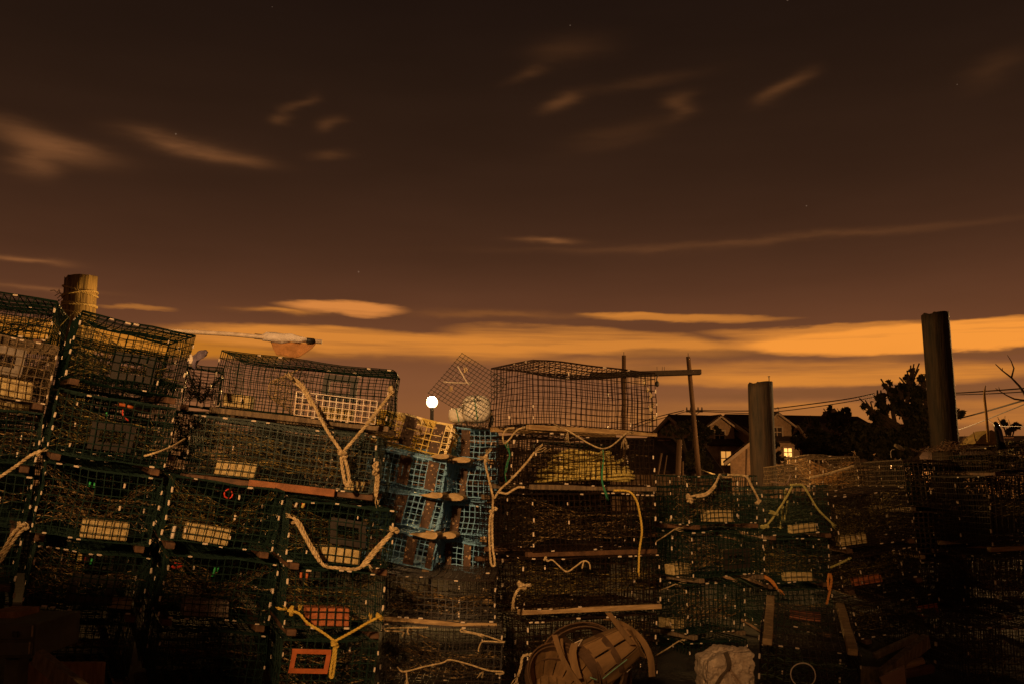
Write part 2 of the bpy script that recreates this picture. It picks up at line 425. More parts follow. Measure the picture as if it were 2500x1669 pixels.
    def netpatch(m, c00, c10, c01, c11, nu, nv, sagz, tr_=.00135):
        c00, c10, c01, c11 = map(Vector, (c00, c10, c01, c11))
        def S(u, v):
            p = c00.lerp(c10, u).lerp(c01.lerp(c11, u), v)
            p.z -= sagz*4*u*(1-u)*(.3+.7*v) + sagz*.4*math.sin(3*math.pi*v+ph[1])
            p += Vector((math.sin(17*u+9*v+ph[0]), math.sin(13*v+7*u+ph[2]), math.sin(19*u-11*v+ph[3])))*.006
            return p
        for s_ in (1, -1):
            for i in range(-nv, nu+nv):
                pts = []
                for k in range(nv+1):
                    u = (i + s_*k)/nu + rnd.uniform(-.1, .1)/nu
                    if 0 <= u <= 1: pts.append(S(u, k/nv))
                    elif pts: break
                if len(pts) > 1: m.tube(pts, tr_, 3, cap=False)
        m.tube([S(u/12, 0) for u in range(13)], tr_*1.6, 3); m.tube([S(u/12, 1) for u in range(13)], tr_*1.6, 3)
    if nets:
        m = MB()
        netpatch(m, (.02*W, .03, H*.72), (.98*W, .03, H*rnd.uniform(.55, .7)), (.1*W, L*.5, H*.42), (.9*W, L*.5, H*.4), 12, 8, .035)
        if nets > 1:
            netpatch(m, (.02*W, .05, H*.30), (.98*W, .05, H*.28), (.08*W, L*.4, H*.52), (.92*W, L*.4, H*.5), 11, 7, .05)
            # cone from the left wall to a ring
            rc = Vector((W*.45, L*.28, H*.5)); rr = H*.2; nn = 14
            ring = lambda a, q: rc + Vector((0, math.cos(a), math.sin(a)))*rr if q == 1 else Vector((.01, L*.28+math.cos(a)*L*.22, H*.5+math.sin(a)*H*.46))
            for s_ in (1, -1):
                for i in range(nn):
                    pts = []
                    for k in range(7):
                        a = 2*math.pi*(i+s_*k*.5)/nn
                        pts.append(ring(a, 0).lerp(ring(a, 1), k/6))
                    m.tube(pts, .00135, 3, cap=False)
            m.tube([ring(2*math.pi*i/24, 1) for i in range(25)], .003, 4, cap=False)
        if nets > 2:
            netpatch(m, (0, L*.1, H*.95), (0, L*.9, H*.95), (W*.5, L*.3, H*.2), (W*.5, L*.8, H*.2), 13, 8, .02)
            netpatch(m, (W, L*.1, H*.9), (W, L*.6, H*.9), (W*.5, L*.15, H*.25), (W*.55, L*.5, H*.2), 11, 8, .02)
        # loose twine ends and dried weed caught in the mesh
        for i in range(26 if nets > 1 else 10):
            c = Vector((rnd.uniform(.03, .97)*W, rnd.uniform(.02, .3)*L, rnd.uniform(.15, .8)*H))
            e = c+Vector((rnd.uniform(-1, 1)*.05, rnd.uniform(-1, 1)*.02, rnd.uniform(-1, .6)*.035))
            m.tube([c, (c+e)/2+Vector((0, 0, rnd.uniform(-.008, .008))), e], .0012, 3)
        m.build('netting', nm, t, fn=warp)
    for (u, v, vw, vh, vm) in vents:
        m = MB(); x0, x1, z0, z1 = u*W-vw/2, u*W+vw/2, v*H-vh/2, v*H+vh/2
        bx, bz = vw*.2, vh*.27; yy = .006; th = .006
        for (a, b, c_, d_) in ((x0, x1, z1-bz, z1), (x0, x1, z0, z0+bz), (x0, x0+bx, z0+bz+.0001, z1-bz-.0001), (x1-bx, x1, z0+bz+.0001, z1-bz-.0001)):
            m.box(a, b, yy, yy+th, c_, d_)
        m.build('escape_vent', vm, t, fn=warp)
    for (u, bw, bh, bm, by) in bricks:
        m = MB(); x = u*W
        m.box(x-bw/2, x+bw/2, by, by+.09, .008, .008+bh)
        m.build('ballast_brick', bm, t, fn=warp, bevel=.006)
    if plates:
        for (u0, u1) in plates:
            m = MB(); m.box(u0*W, u1*W, -.008, -.003, .006, H-.006); m.build('side_plate', PLATE, t, fn=warp)
    # wooden runners
    if runner:
        rm = rmat or WOODD
        for s_ in (0, 1):
            m = MB(); zz = (H+.004) if runtop else -.034; h1 = .03
            if runner == 'y':
                x = (.08+.84*s_)*W; n = 12
                pts = [(x+(.001 if runtop else .004)*math.sin(i+ph[0]), -.035+(L+.07)*i/n) for i in range(n+1)]
                for i in range(n):
                    (xa, ya), (xb, yb) = pts[i], pts[i+1]
                    m.quadbox(((xa+xb)/2, (ya+yb)/2, zz+h1/2), Vector(((xb-xa)/2, (yb-ya)/2, 0)), Vector((.022, 0, 0)), Vector((0, 0, h1/2)))
            else:
                y = (.03 if s_ == 0 else .9*L); n = 12
                m.box(-.02, W+.02, y-.024, y+.02, zz, zz+h1)
            m.build('wooden_runner', rm, t, fn=lambda p: Vector((p[0]-ox, p[1]-oy, p[2])), bevel=.004)
    if extra: extra(t, W, L, H, warp, rnd)
    TRAPS[key] = (t, W, L, H, Mx)
    return t

def bits(items):
    """small coloured cords and clips: (material, name, [(u,v)...] points on the front in units, radius)"""
    def f(t, W, L, H, warp, rnd):
        for (m_, nm_, pts, r) in items:
            m = MB(); m.tube(cr_spline([(u*W, .012, v*H) for u, v in pts], .01), r, 5)
            m.build(nm_, m_, t, fn=warp, smooth=True)
    return f
V = VENT; B = BRICK
G1 = 'green traps of the left stacks'
# ---- left stack, first column (leaning clockwise)
trap('L1', 'top green trap of the leftmost full stack, tilted steeply with a dark rectangular vent', (197,760), (472,828), (163,918), 4.7, yaw=27, col='deep', roll=10.5, L=.95,
     vents=[(.55,.33,.20,.135,V)], nets=2, netm=NETY, group=G1, sag=.02, rmat=WOODD)
trap('L2', 'green trap in the leftmost full stack with an orange tube above its bright flecked vent', (147,948), (432,1002), (114,1100), 4.7, yaw=27, roll=10, L=.95,
     vents=[(.50,.40,.20,.135,V)], netm=NETY, group=G1,
     extra=bits([(ORNG,'bungee_toggle',[(.50,.93),(.56,.92),(.57,.92)],.009),(ORNG,'bungee_toggle',[(.585,.915),(.64,.905)],.009),(RED,'bungee_cord',[(.56,.85),(.57,.75),(.62,.68)],.004),(GREEN,'door_clip',[(.43,.78),(.435,.72)],.006)]))
trap('L3', 'green trap in the leftmost full stack with a wide cream brick and no vent', (110,1128), (398,1175), (80,1300), 4.72, yaw=26, roll=9, L=.95,
     bricks=[(.60,.215,.085,B,.02)], nets=3, netm=NETT, group=G1, extra=bits([(GREEN,'door_clip',[(.38,.83),(.375,.76)],.006),(GREEN,'door_clip',[(.42,.83),(.415,.76)],.006)]))
trap('L4', 'green trap in the leftmost full stack with red and green clips above its vent', (86,1332), (374,1366), (58,1476), 4.75, yaw=26, roll=9, L=.95,
     vents=[(.54,.36,.21,.14,V)], bricks=[(.82,.11,.05,B,.06)], nets=2, netm=NETT, group=G1,
     extra=bits([(RED,'door_clip',[(.43,.93),(.425,.83)],.006),(GREEN,'door_clip',[(.48,.92),(.47,.82)],.006)]))
trap('L5', 'almost black lowest trap of the leftmost full stack beside the grey cabinet', (50,1510), (336,1540), (26,1645), 4.78, yaw=25, roll=8, L=.95, nets=1, netm=NETT, group=G1, clips=.7)
# ---- column two
trap('C1', 'green trap with a cream brick and red loop, left of the cream U shaped rope', (422,1163), (692,1200), (398,1318), 4.8, yaw=24, roll=8, L=.95,
     bricks=[(.40,.215,.08,B,.02)], nets=3, netm=NETY, group=G1,
     extra=bits([(RED,'bungee_cord',[(.49,.93),(.46,.88),(.47,.80),(.52,.79),(.535,.86),(.50,.93)],.004),(PALE,'trap_tag',[(.095,.23),(.10,.03)],.011)]))
trap('C2', 'green trap with a speckled grey brick and red loop in its upper left corner', (412,1352), (680,1385), (388,1505), 4.82, yaw=24, roll=7.6, L=.95,
     bricks=[(.42,.215,.075,BRICKG,.02)], nets=3, netm=NETT, group=G1,
     extra=bits([(RED,'bungee_cord',[(.03,.83),(.06,.80),(.12,.84)],.006),(RED,'bungee_cord',[(.05,.88),(.12,.86)],.004),(GREEN,'door_clip',[(.42,.87),(.41,.70)],.006),(GREEN,'door_clip',[(.45,.87),(.44,.78)],.005)]))
trap('C3', 'unlit dark trap under the speckled brick trap near the bottom edge', (392,1535), (655,1562), (372,1685), 4.85, yaw=24, roll=7, L=.95, nets=1, netm=NETT, group=G1, clips=.5)
# ---- column three
trap('D1', 'green trap behind the cream U shaped rope with a vent above a bright brick', (714,1222), (968,1242), (696,1368), 4.82, yaw=20, roll=6, L=.95,
     vents=[(.57,.55,.175,.125,V)], bricks=[(.52,.20,.075,B,.015)], nets=2, netm=NETY, group=G1,
     extra=bits([(RED,'bungee_cord',[(.09,.99),(.13,.93)],.004),(mat('yellow tag',(.8,.6,.15)),'trap_tag',[(.115,1.0),(.11,.90)],.008),(PALE,'trap_tag',[(.05,.99),(.045,.9)],.007)]))
trap('D2', 'green trap with an orange clay brick behind the yellow Y shaped rope', (706,1388), (945,1403), (690,1530), 4.84, yaw=20, roll=5, L=.95,
     bricks=[(.44,.205,.085,BRICKR,.015)], nets=3, netm=NETY, group=G1,
     extra=bits([(ORNG,'door_clip',[(.14,.96),(.135,.84)],.007),(ORNG,'door_clip',[(.20,.95),(.195,.84)],.007)]))
def orange_vent(t, W, L, H, warp, rnd):
    m = MB(); x0, x1, z0, z1 = .09*W, .50*W, .42*H, .86*H; b = .022
    for q in ((x0, x1, z1-b, z1), (x0, x1, z0, z0+b), (x0, x0+b, z0+b+.0001, z1-b-.0001), (x1-b, x1, z0+b+.0001, z1-b-.0001)): m.box(q[0], q[1], -.012, -.004, q[2], q[3])
    m.build('escape_vent', ORNG, t, fn=warp)
trap('D3', 'dark bottom trap with a bright orange rectangular vent frame on its front', (692,1560), (925,1572), (676,1695), 4.86, yaw=18, roll=4, L=.95, nets=2, netm=NETT, group=G1, clips=.7, extra=orange_vent)
# ---- upper middle traps
def white_grid(t, W, L, H, warp, rnd):
    m = MB(); x0, x1, z0, z1 = .47*W, .94*W, .0*H, .42*H; nx = 12; nz = 4
    for i in range(nx+1): m.tube([(x0+(x1-x0)*i/nx, -.012, z0), (x0+(x1-x0)*i/nx, -.012, z1)], .0028, 4)
    for k in range(nz+1): m.tube([(x0, -.015, z0+(z1-z0)*k/nz), (x1, -.015, z0+(z1-z0)*k/nz)], .0028, 4)
    m.build('white_mesh_patch', WIRE['white'], t, fn=warp)
    m = MB(); nn = 22        # entrance head: a cone of pale twine from the partition towards the left
    def ring(a, q):
        x = W*(.43-.17*q); y = L*(.45+.05*q); rr_ = 1-.62*q
        return Vector((x, y+math.cos(a)*L*.42*rr_, H*.5+math.sin(a)*H*.46*rr_))
    for s_ in (1, -1):
        for i in range(nn):
            m.tube([ring(2*math.pi*(i+s_*k*.55)/nn, k/7) for k in range(8)], .0015, 3, cap=False)
    m.tube([ring(2*math.pi*i/24, 1) for i in range(25)], .003, 4, cap=False)
    for i in range(60):
        c = Vector((rnd.uniform(.22, .5)*W, rnd.uniform(.02, .9)*L, rnd.uniform(.1, .95)*H)); e = c+Vector((rnd.uniform(-1, 1)*.03, 0, rnd.uniform(-1, 1)*.03)); m.tube([c, e], .0011, 3)
    m.build('entrance_net', NETP, t, fn=warp)
NETP = mat('pale straw twine', (.40, .25, .10), .8, .4, 30, base2=(.80, .55, .26))
trap('M1', 'long green trap with a white mesh patch, left of the bright lamp', (538,858), (957,904), (523,992), 5.4, yaw=2, col='deep', roll=6.1, L=.56,
     vents=[(.715,.60,.19,.14,V)], bricks=[(.125,.16,.07,BRICK,.03),(.70,.19,.065,BRICK,.03)], nets=0, group='large green traps of the middle pile', rmat=WOODG, sag=.006, extra=white_grid, runner='x')
def ringnet(t, W, L, H, warp, rnd):
    m = MB(); c = Vector((.75*W, .05, .56*H)); nn = 18
    for s_ in (1, -1):
        for i in range(nn):
            pts = []
            for k in range(9):
                a = 2*math.pi*(i+s_*k*.45)/nn; q = k/8
                pts.append(c+Vector((math.cos(a)*(.14*(1-q)+.062*q), -.02+.06*q, math.sin(a)*(.15*(1-q)+.045*q)-.02*(1-q))))
            m.tube(pts, .0012, 3)
    for q, r_ in ((0, .0018), (1, .0025)):
        m.tube([c+Vector((math.cos(a)*.065, .04-.004*q, math.sin(a)*(.045-.008*q))) for a in [2*math.pi*i/24 for i in range(25)]], r_, 4)
    m.build('entrance_net', NETT, t, fn=warp)
    m = MB(); m.box(.36*W, .82*W, -.045, -.012, -.035, .004); m.build('nailed_board', mat('red brown board', (.30, .11, .04), .75, .3, 20, bump=.3), t, fn=lambda p: Vector((p[0]-W/2, p[1]-L/2, p[2])), bevel=.003)
trap('M2', 'long green trap with a round net entrance, under the trap with the white mesh patch', (469,1012), (921,1063), (451,1153), 5.25, yaw=2, roll=6.5, L=.56,
     bricks=[(.265,.215,.075,B,.02),(.91,.10,.05,B,.05)], nets=2, netm=NETY, group='large green traps of the middle pile', runner='x', extra=ringnet)
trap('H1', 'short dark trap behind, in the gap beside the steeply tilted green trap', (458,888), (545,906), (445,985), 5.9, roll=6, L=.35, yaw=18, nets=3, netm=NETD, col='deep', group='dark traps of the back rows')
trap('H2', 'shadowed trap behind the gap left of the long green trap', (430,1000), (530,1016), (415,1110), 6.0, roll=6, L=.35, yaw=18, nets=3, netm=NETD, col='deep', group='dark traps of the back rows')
# ---- far left column, cut by the picture edge
trap('A0', 'dark trap on top of the pile at the left edge beside the roped piling', (-150,690), (133,722), (-158,790), 5.2, roll=6.8, L=.9, nets=3, netm=NETD, col='deep', wr=.0026, group='traps at the left edge', yaw=20)
trap('A1', 'trap crusted with pale dried weed at the left edge with a cream brick', (-130,800), (142,832), (-152,948), 4.6, yaw=27, roll=7.5, L=1.0, col='crust', nets=3, netm=NETT,
     bricks=[(.62,.215,.085,B,.02)], vents=[(.52,.62,.19,.13,mat('pale grey plastic',(.24,.19,.15),.7,.3))], group='traps at the left edge')
trap('A2', 'green trap at the left edge under the weed crusted one', (-160,975), (110,1008), (-185,1105), 4.6, yaw=27, roll=8, L=1.0, nets=2, group='traps at the left edge')
trap('A3', 'dark trap at the left edge with a cream rope crossing its top corner', (-190,1130), (85,1158), (-210,1260), 4.62, yaw=27, roll=8, L=1.0, nets=1, group='traps at the left edge')
trap('A4', 'dark trap at the left edge with a knotted rope hanging at its right corner', (-215,1275), (60,1305), (-235,1405), 4.64, yaw=27, roll=8, L=1.0, nets=1, group='traps at the left edge')
trap('A5', 'nearly hidden trap at the left edge above the grey cabinet', (-240,1415), (38,1440), (-255,1500), 4.66, yaw=27, roll=7, L=1.0, nets=0, group='traps at the left edge', clips=.7)
# ---- blue and yellow traps behind
def roof_mesh(colname):
    def f(t, W, L, H, warp, rnd):
        m = MB(); n = 7; top = .058; dep = .2
        for k in range(n+1):
            q = k/n; z = H+.006+(top-.006)*q; y = -.004+dep*q
            m.tube([Vector((W*i/10, y, z)) for i in range(11)], .0024, 4, cap=False)
        nx = round(W/.018)
        for i in range(nx+1):
            x = W*i/nx
            for k in range(n):
                if (k+i) % 2: continue
                q, q2 = k/n, (k+1)/n; m.tube([(x, -.004+dep*q, H+.006+(top-.006)*q), (x, -.004+dep*q2, H+.006+(top-.006)*q2)], .0022, 4, cap=False)
        m.build('roof_mesh', WIRE[colname], t, fn=lambda p: Vector((p[0]-W/2, p[1]-L/2, p[2])))
    return f
GB = 'blue and yellow traps of the back row'
pl = [(.02,.17),(.43,.60),(.80,.88)]
trap('B0', 'yellow trap beneath the bright lamp, on top of the blue ones', (915,998), (1104,1033), (898,1072), 6.1, roll=11.5, L=.9, col='yellow', nets=1, netm=NETY, cell=.036, plates=[(.40,.56),(.79,.92)], group=GB, clips=.1, rmat=WOODN, wr=.0029)
trap('B1', 'uppermost blue trap directly under the yellow one', (905,1092), (1088,1128), (895,1166), 6.1, roll=11, L=.9, col='blue', nets=0, cell=.036, plates=[(.07,.18),(.40,.55),(.77,.91)], group=GB, extra=roof_mesh('blue'), clips=.25, rmat=WOODN, wr=.0023)
trap('B2', 'second blue trap below the yellow one, partly behind a hanging knotted rope', (896,1188), (1078,1222), (886,1262), 6.12, roll=10.5, L=.9, col='blue', nets=0, cell=.036, plates=[(.0,.10),(.38,.53),(.78,.90)], group=GB, extra=roof_mesh('blue'), clips=.25, rmat=WOODN, wr=.0023)
trap('B3', 'third and lowest blue trap of the row, pale barnacle spots on its plates', (886,1286), (1066,1318), (876,1358), 6.14, roll=10, L=.9, col='blue', nets=0, cell=.036, plates=[(.10,.30),(.60,.74),(.90,.98)], group=GB, extra=roof_mesh('blue'), clips=.25, rmat=WOODN, wr=.0023)
trap('E0', 'blue trap beside the yellow one, left of the black wire stack', (1107,1042), (1214,1050), (1100,1110), 6.5, roll=5, L=.9, col='blue', nets=0, cell=.036, plates=[(.22,.42)], group=GB, clips=.3, rmat=WOODN, wr=.0023)
trap('E1', 'upper right blue trap squeezed between the blue row and the black wire stack', (1108,1136), (1214,1150), (1100,1206), 6.5, roll=6, L=.9, col='blue', nets=0, cell=.036, plates=[(.18,.32)], group=GB, extra=roof_mesh('blue'), clips=.3, rmat=WOODN, wr=.0023)
trap('E2', 'middle right blue trap beside the long hanging loop of cream rope', (1094,1228), (1199,1242), (1086,1298), 6.5, roll=6, L=.9, col='blue', nets=0, cell=.036, plates=[(.12,.32)], group=GB, extra=roof_mesh('blue'), clips=.3, rmat=WOODN, wr=.0023)
trap('E3', 'lowest right blue trap with a heavily spotted plate above the dark bottom rows', (1080,1320), (1186,1334), (1072,1388), 6.5, roll=6, L=.9, col='blue', nets=0, cell=.036, plates=[(.10,.24),(.52,.68)], group=GB, extra=roof_mesh('blue'), clips=.3, rmat=WOODN, wr=.0023)
trap('X0', 'tilted trap with a lifted lid under the white buoy, right of the lamp', (1120,990), (1200,1002), (1112,1034), 6.6, roll=8, L=.8, col='dark', nets=1, netm=NETD, group='dark traps of the back rows')
def lug(key, pts, d):
    t = TRAPS[key][0]; inv = t.matrix_world.inverted(); m = MB()
    q = cr_spline([P(x, y, d) for x, y in pts+pts[:1]], .012)[:-1]; m.prism(q, (.02, .16, 0)); m.build('wooden_runner', LUG, t, fn=lambda p: inv @ Vector(p), bevel=.004)
LUG = mat('cut wooden runner end', (.50, .33, .15), .75, .2, 25, base2=(.62, .43, .22), bump=.3)
bpy.context.view_layer.update()
lug('B1', [(1047,1113),(1071,1107),(1094,1108),(1094,1117),(1072,1119)], 6.02); lug('E1', [(1088,1122),(1125,1114),(1147,1118),(1145,1127),(1115,1128)], 6.3)
lug('B2', [(1021,1207),(1056,1202),(1079,1202),(1078,1213),(1056,1215)], 6.02); lug('E2', [(1074,1213),(1104,1202),(1131,1211),(1125,1221),(1084,1220)], 6.3)
lug('B3', [(996,1302),(1045,1299),(1067,1300),(1065,1313),(1045,1314)], 6.02); lug('E3', [(1060,1304),(1094,1297),(1113,1304),(1107,1313),(1062,1314)], 6.3)
# ---- dark bottom rows in the middle
trap('G0', 'wide dark trap with rows of clips under the lowest blue traps', (938,1402), (1212,1418), (930,1502), 5.6, roll=3.5, L=.9, col='dark', nets=2, netm=NETT, group='dark traps at the bottom middle', rmat=WOODN, clips=1, runner='x')
trap('G1', 'wide dark bottom trap with three cream cords laid across its front', (934,1522), (1226,1536), (926,1690), 5.5, roll=2, L=.9, col='dark', nets=2, netm=NETT, group='dark traps at the bottom middle', clips=.6)
# ---- black corner-on stack
GR = 'black wire traps of the corner-on stack'
def salt(t, W, L, H, warp, rnd):
    m = MB()
    for k in range(7):
        c = Vector((W*rnd.uniform(.93, 1.0), L*rnd.uniform(0, .1), H*(.08+.12*k))); q = c+Vector((rnd.uniform(-.02, .02), 0, rnd.uniform(.02, .05)))
        m.tube([c, (c+q)/2+Vector((.008, -.006, 0)), q], [.004, .012, .004], 6)
    m.build('frayed_knot', ROPEC, t, fn=warp, smooth=True)
trap('R1', 'open empty black wire trap standing against the sky on top of the corner-on stack', (1306,880), (1603,898), (1300,1034), 5.9, yaw=30, roll=1.4, xl=104, col='dark', nets=0, part=False, group=GR, runner='x', rmat=WOODN, sag=.05, wr=.0022, clips=.45, extra=salt)
trap('R2', 'black trap holding a coil of yellow rope, second from the top of the corner-on stack', (1312,1058), (1600,1068), (1308,1180), 5.85, yaw=30, roll=1.0, xl=112, col='dark', nets=1, netm=NETT, group=GR, runner='x', rmat=WOODG, wr=.0022, clips=.9)
trap('R3', 'black trap with a yellow rope curving down its right side, third of the corner-on stack', (1302,1204), (1602,1212), (1298,1345), 5.85, yaw=30, roll=.8, xl=118, col='dark', nets=2, netm=NETT, group=GR, runner='x', wr=.0022)
trap('R4', 'black trap with a short wavy cream cord, fourth of the corner-on stack', (1282,1362), (1612,1370), (1278,1486), 5.8, yaw=24, roll=.8, xl=100, col='dark', nets=2, netm=NETY, group=GR, runner='x', rmat=WOODN, wr=.0022)
trap('R5', 'bottom black trap behind the broken bushel baskets', (1290,1516), (1604,1524), (1286,1680), 5.8, yaw=24, roll=.5, xl=60, col='dark', nets=1, netm=NETT, group=GR, runner='x', wr=.0022)
# ---- right middle stack
GS = 'green traps right of the corner-on stack'
trap('S1', 'green trap with a cream rope over its top, right of the corner-on stack', (1679,1160), (1847,1168), (1681,1279), 6.8, yaw=28, roll=0, xl=82, nets=2, netm=NETT, bricks=[(.50,.215,.08,B,.02)], group=GS)
trap('S2', 'trap directly beneath the green one with a cream rope over its top', (1690,1297), (1862,1304), (1690,1410), 6.8, yaw=28, roll=-.3, xl=90, nets=2, netm=NETT, vents=[(.62,.35,.22,.13,V)], bricks=[(.1,.15,.07,B,.2)], group=GS, rmat=WOODG)
trap('S3', 'dim trap above the white foam block', (1677,1428), (1815,1432), (1678,1548), 6.8, yaw=28, roll=-.3, xl=82, nets=2, netm=NETT, bricks=[(.1,.15,.07,B,.2)], group=GS, rmat=WOODG)
trap('S4', 'bottom trap beside the baskets and left of the white foam block', (1686,1572), (1824,1576), (1688,1690), 6.8, yaw=28, roll=0, xl=80, nets=1, netm=NETT, group=GS, clips=.8)
GT = 'green traps beneath the short piling'
trap('T1', 'green trap under a peaked yellow green rope in front of the piling', (1862,1192), (2022,1184), (1868,1306), 7.3, roll=-2.5, L=.9, nets=2, netm=NETG, bricks=[(.60,.19,.06,B,.03)], group=GT)
trap('T2', 'green trap with orange rope ends hanging from both lower corners', (1862,1318), (2020,1314), (1866,1424), 7.3, roll=-2, L=.9, nets=2, netm=NETY, bricks=[(.55,.21,.06,B,.03)], group=GT)
trap('T3', 'dark trap behind the two wooden slats of the upturned trap', (1870,1440), (2030,1436), (1872,1545), 7.4, roll=-1, L=.9, nets=1, group=GT, clips=.3)
# ---- upturned trap lower right
def ringend(t, W, L, H, warp, rnd):
    m = MB(); c = Vector((.44*W, -.012, .52*H))
    m.tube([c+Vector((math.cos(a)*.054, 0, math.sin(a)*.054)) for a in [2*math.pi*i/32 for i in range(33)]], .0028, 5); m.build('entrance_ring', PALE, t, fn=warp)
    m = MB(); m.box(.30*W, .66*W, L*.80, L*.93, H-.03, H-.006); m.build('ballast_brick', mat('red brown brick', (.42, .15, .08), .85, .3, 60), t, fn=warp)
trap('F1', 'upturned brown wire trap with two slats on top and a white ring in front', (1856,1568), (2102,1586), (1846,1700), 4.75, roll=3.4, L=1.0, pitch=5.5, yaw=-15, col='dark', nets=2, netm=NETG, group='traps at the lower right', runner='y', runtop=True, rmat=mat('dull tan slat', (.40, .26, .13), .8, .3, 25, bump=.3), extra=ringend, clips=1.2)
# ---- sagging netted traps
GN = 'sagging netted traps of the right pile'
trap('N1', 'uppermost sagging trap full of olive netting, right of the peaked rope', (2034,1216), (2215,1188), (2052,1340), 7.2, roll=-9, L=.9, col='dark', nets=3, netm=NETY, bricks=[(.2,.2,.07,BRICK,.05)], group=GN)
trap('N2', 'middle sagging trap with olive netting and a short yellow green cord beside it', (2044,1368), (2242,1338), (2060,1440), 7.1, roll=-10, L=.9, col='dark', nets=3, netm=NETY, bricks=[(.35,.2,.05,BRICKR,.05)], group=GN)
trap('N3', 'lowest sagging trap with a small orange vent frame at its right', (2080,1480), (2290,1446), (2098,1560), 7.0, roll=-9, L=.9, col='dark', nets=3, netm=NETY, group=GN, vents=[(.86,.5,.14,.09,ORNG)])
# ---- dark right pile
GO = 'weed covered traps of the dark right pile'
trap('O1', 'trap glowing orange with light from behind, left end of the dark right pile', (1978,1110), (2100,1118), (1976,1190), 8.6, roll=2, L=.8, col='crust', nets=3, netm=mat('tan twine of orange trap',(.55,.30,.10)), group=GO, clips=.5)
trap('O2', 'dim trap with orange glints, just right of the trap glowing orange', (2094,1136), (2212,1122), (2094,1196), 8.4, roll=-4, L=.8, col='crust', nets=3, netm=NETT, group=GO, clips=.4)
trap('P1', 'furry brown trap high in the dark right pile, right of the glowing ones', (2208,1124), (2330,1120), (2212,1236), 7.6, roll=-1, L=1.0, col='weedy', nets=1, netm=NETT, group=GO, wr=.0034, rmat=WOODG, clips=.4)
trap('P2', 'furry brown trap with thick matted mesh, middle of the dark right pile', (2230,1250), (2350,1250), (2236,1352), 7.5, roll=-1, L=1.0, col='weedy', nets=1, netm=NETT, group=GO, wr=.0045, rmat=WOODN, clips=.4)
trap('P3', 'furry brown trap above the low dark cavity of the right pile', (2245,1372), (2370,1374), (2250,1480), 7.4, roll=-1, L=1.0, col='weedy', nets=1, netm=NETT, group=GO, wr=.004, rmat=WOODG, clips=.5)
trap('P4', 'dark brown trap low in the right pile beside the scrap planks', (2320,1494), (2440,1500), (2322,1600), 7.2, roll=1, L=1.0, col='weedy', nets=1, netm=NETT, group=GO, clips=.5)
trap('O3', 'dark trap at the top of the right pile in front of the tall piling', (2335,1122), (2460,1108), (2338,1224), 7.8, roll=-3, L=1.0, col='weedy', nets=1, group=GO, clips=.3)
trap('O4', 'unlit trap deep in the right pile', (2362,1250), (2480,1248), (2364,1350), 7.9, roll=-1, L=1.0, col='weedy', nets=1, group=GO, clips=.3)
trap('Q0', 'dark trap at the top right corner of the right pile under the dead branches', (2410,1092), (2600,1070), (2414,1150), 7.0, roll=-4, L=1.0, col='weedy', nets=1, group=GO, clips=.3)
GQ = 'traps at the right edge'
trap('Q1', 'black wire trap at the right edge resting on a pale board', (2408,1160), (2640,1150), (2422,1334), 6.6, roll=-3, L=.9, col='dark', nets=1, netm=NETT, group=GQ, rmat=WOODN, clips=.6, runner='x')
trap('Q2', 'black wire trap at the right edge under the pale board', (2430,1362), (2660,1362), (2436,1500), 6.4, roll=-1, L=.9, col='dark', nets=3, netm=NETT, group=GQ, clips=.7)
trap('Q3', 'near black wire trap in the bottom right corner', (2366,1532), (2640,1540), (2366,1720), 5.9, roll=0, L=.9, col='dark', nets=2, netm=NETY, group=GQ, clips=.8)
# ---- far dark rows
fr = random.Random(77)
for (x0, x1, ytop) in ((-60, 200, 835), (205, 400, 915), (445, 640, 1000), (645, 870, 1030), (880, 1240, 1062), (1310, 1500, 1075), (2225, 2400, 1130), (2405, 2640, 1112), (-60, 120, 1290), (640, 900, 1280)):
    y = ytop; k = 0
    while y < 1330 and k < 4:
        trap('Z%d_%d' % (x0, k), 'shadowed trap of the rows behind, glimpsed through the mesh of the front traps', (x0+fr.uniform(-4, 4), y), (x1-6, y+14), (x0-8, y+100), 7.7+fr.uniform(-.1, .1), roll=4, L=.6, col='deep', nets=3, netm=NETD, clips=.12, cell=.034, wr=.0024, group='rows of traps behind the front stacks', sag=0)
        y += 108; k += 1
# ---- second row: the same kinds of trap standing right behind, glimpsed through the mesh
rows = {k: 1 for k in ('L1','A1','L5','C3','D2','D3','S3','S4','T1','T2','T3','N1','N2','P1','P2','P3','Q1','Q2','Q3','R3','R4','R5','O1','S1')}
rows.update({k: 2 for k in ('L2','L3','L4','C1','C2','A2','A3','A4','R2','S2','D1')}); rows['M2'] = 3
for key, nrow in rows.items():
    src, W, L, H, Mx = TRAPS[key]
    for q in range(1, nrow+1):
        o = src.copy(); C.objects.link(o)
        o.matrix_world = src.matrix_world @ Matrix.Translation((.02*q, (L+.07)*q, (-.07 if q == 1 else .05 if q == 2 else -.02)))
        o['label'] = 'shadowed trap of the rows behind, glimpsed through the mesh of the front traps'; o['group'] = 'rows of traps behind the front stacks'
        for ch in src.children:
            if ch.name.split('.')[0] in ('wire_cage', 'netting', 'wooden_runner', 'ballast_brick', 'side_plate'):
                c_ = ch.copy(); C.objects.link(c_); c_.parent = o
                if c_.name.startswith('netting'): c_.material_slots[0].link = 'OBJECT'; c_.material_slots[0].material = NETD  # rear copies get darker netting: shade inside the pile put into its colour
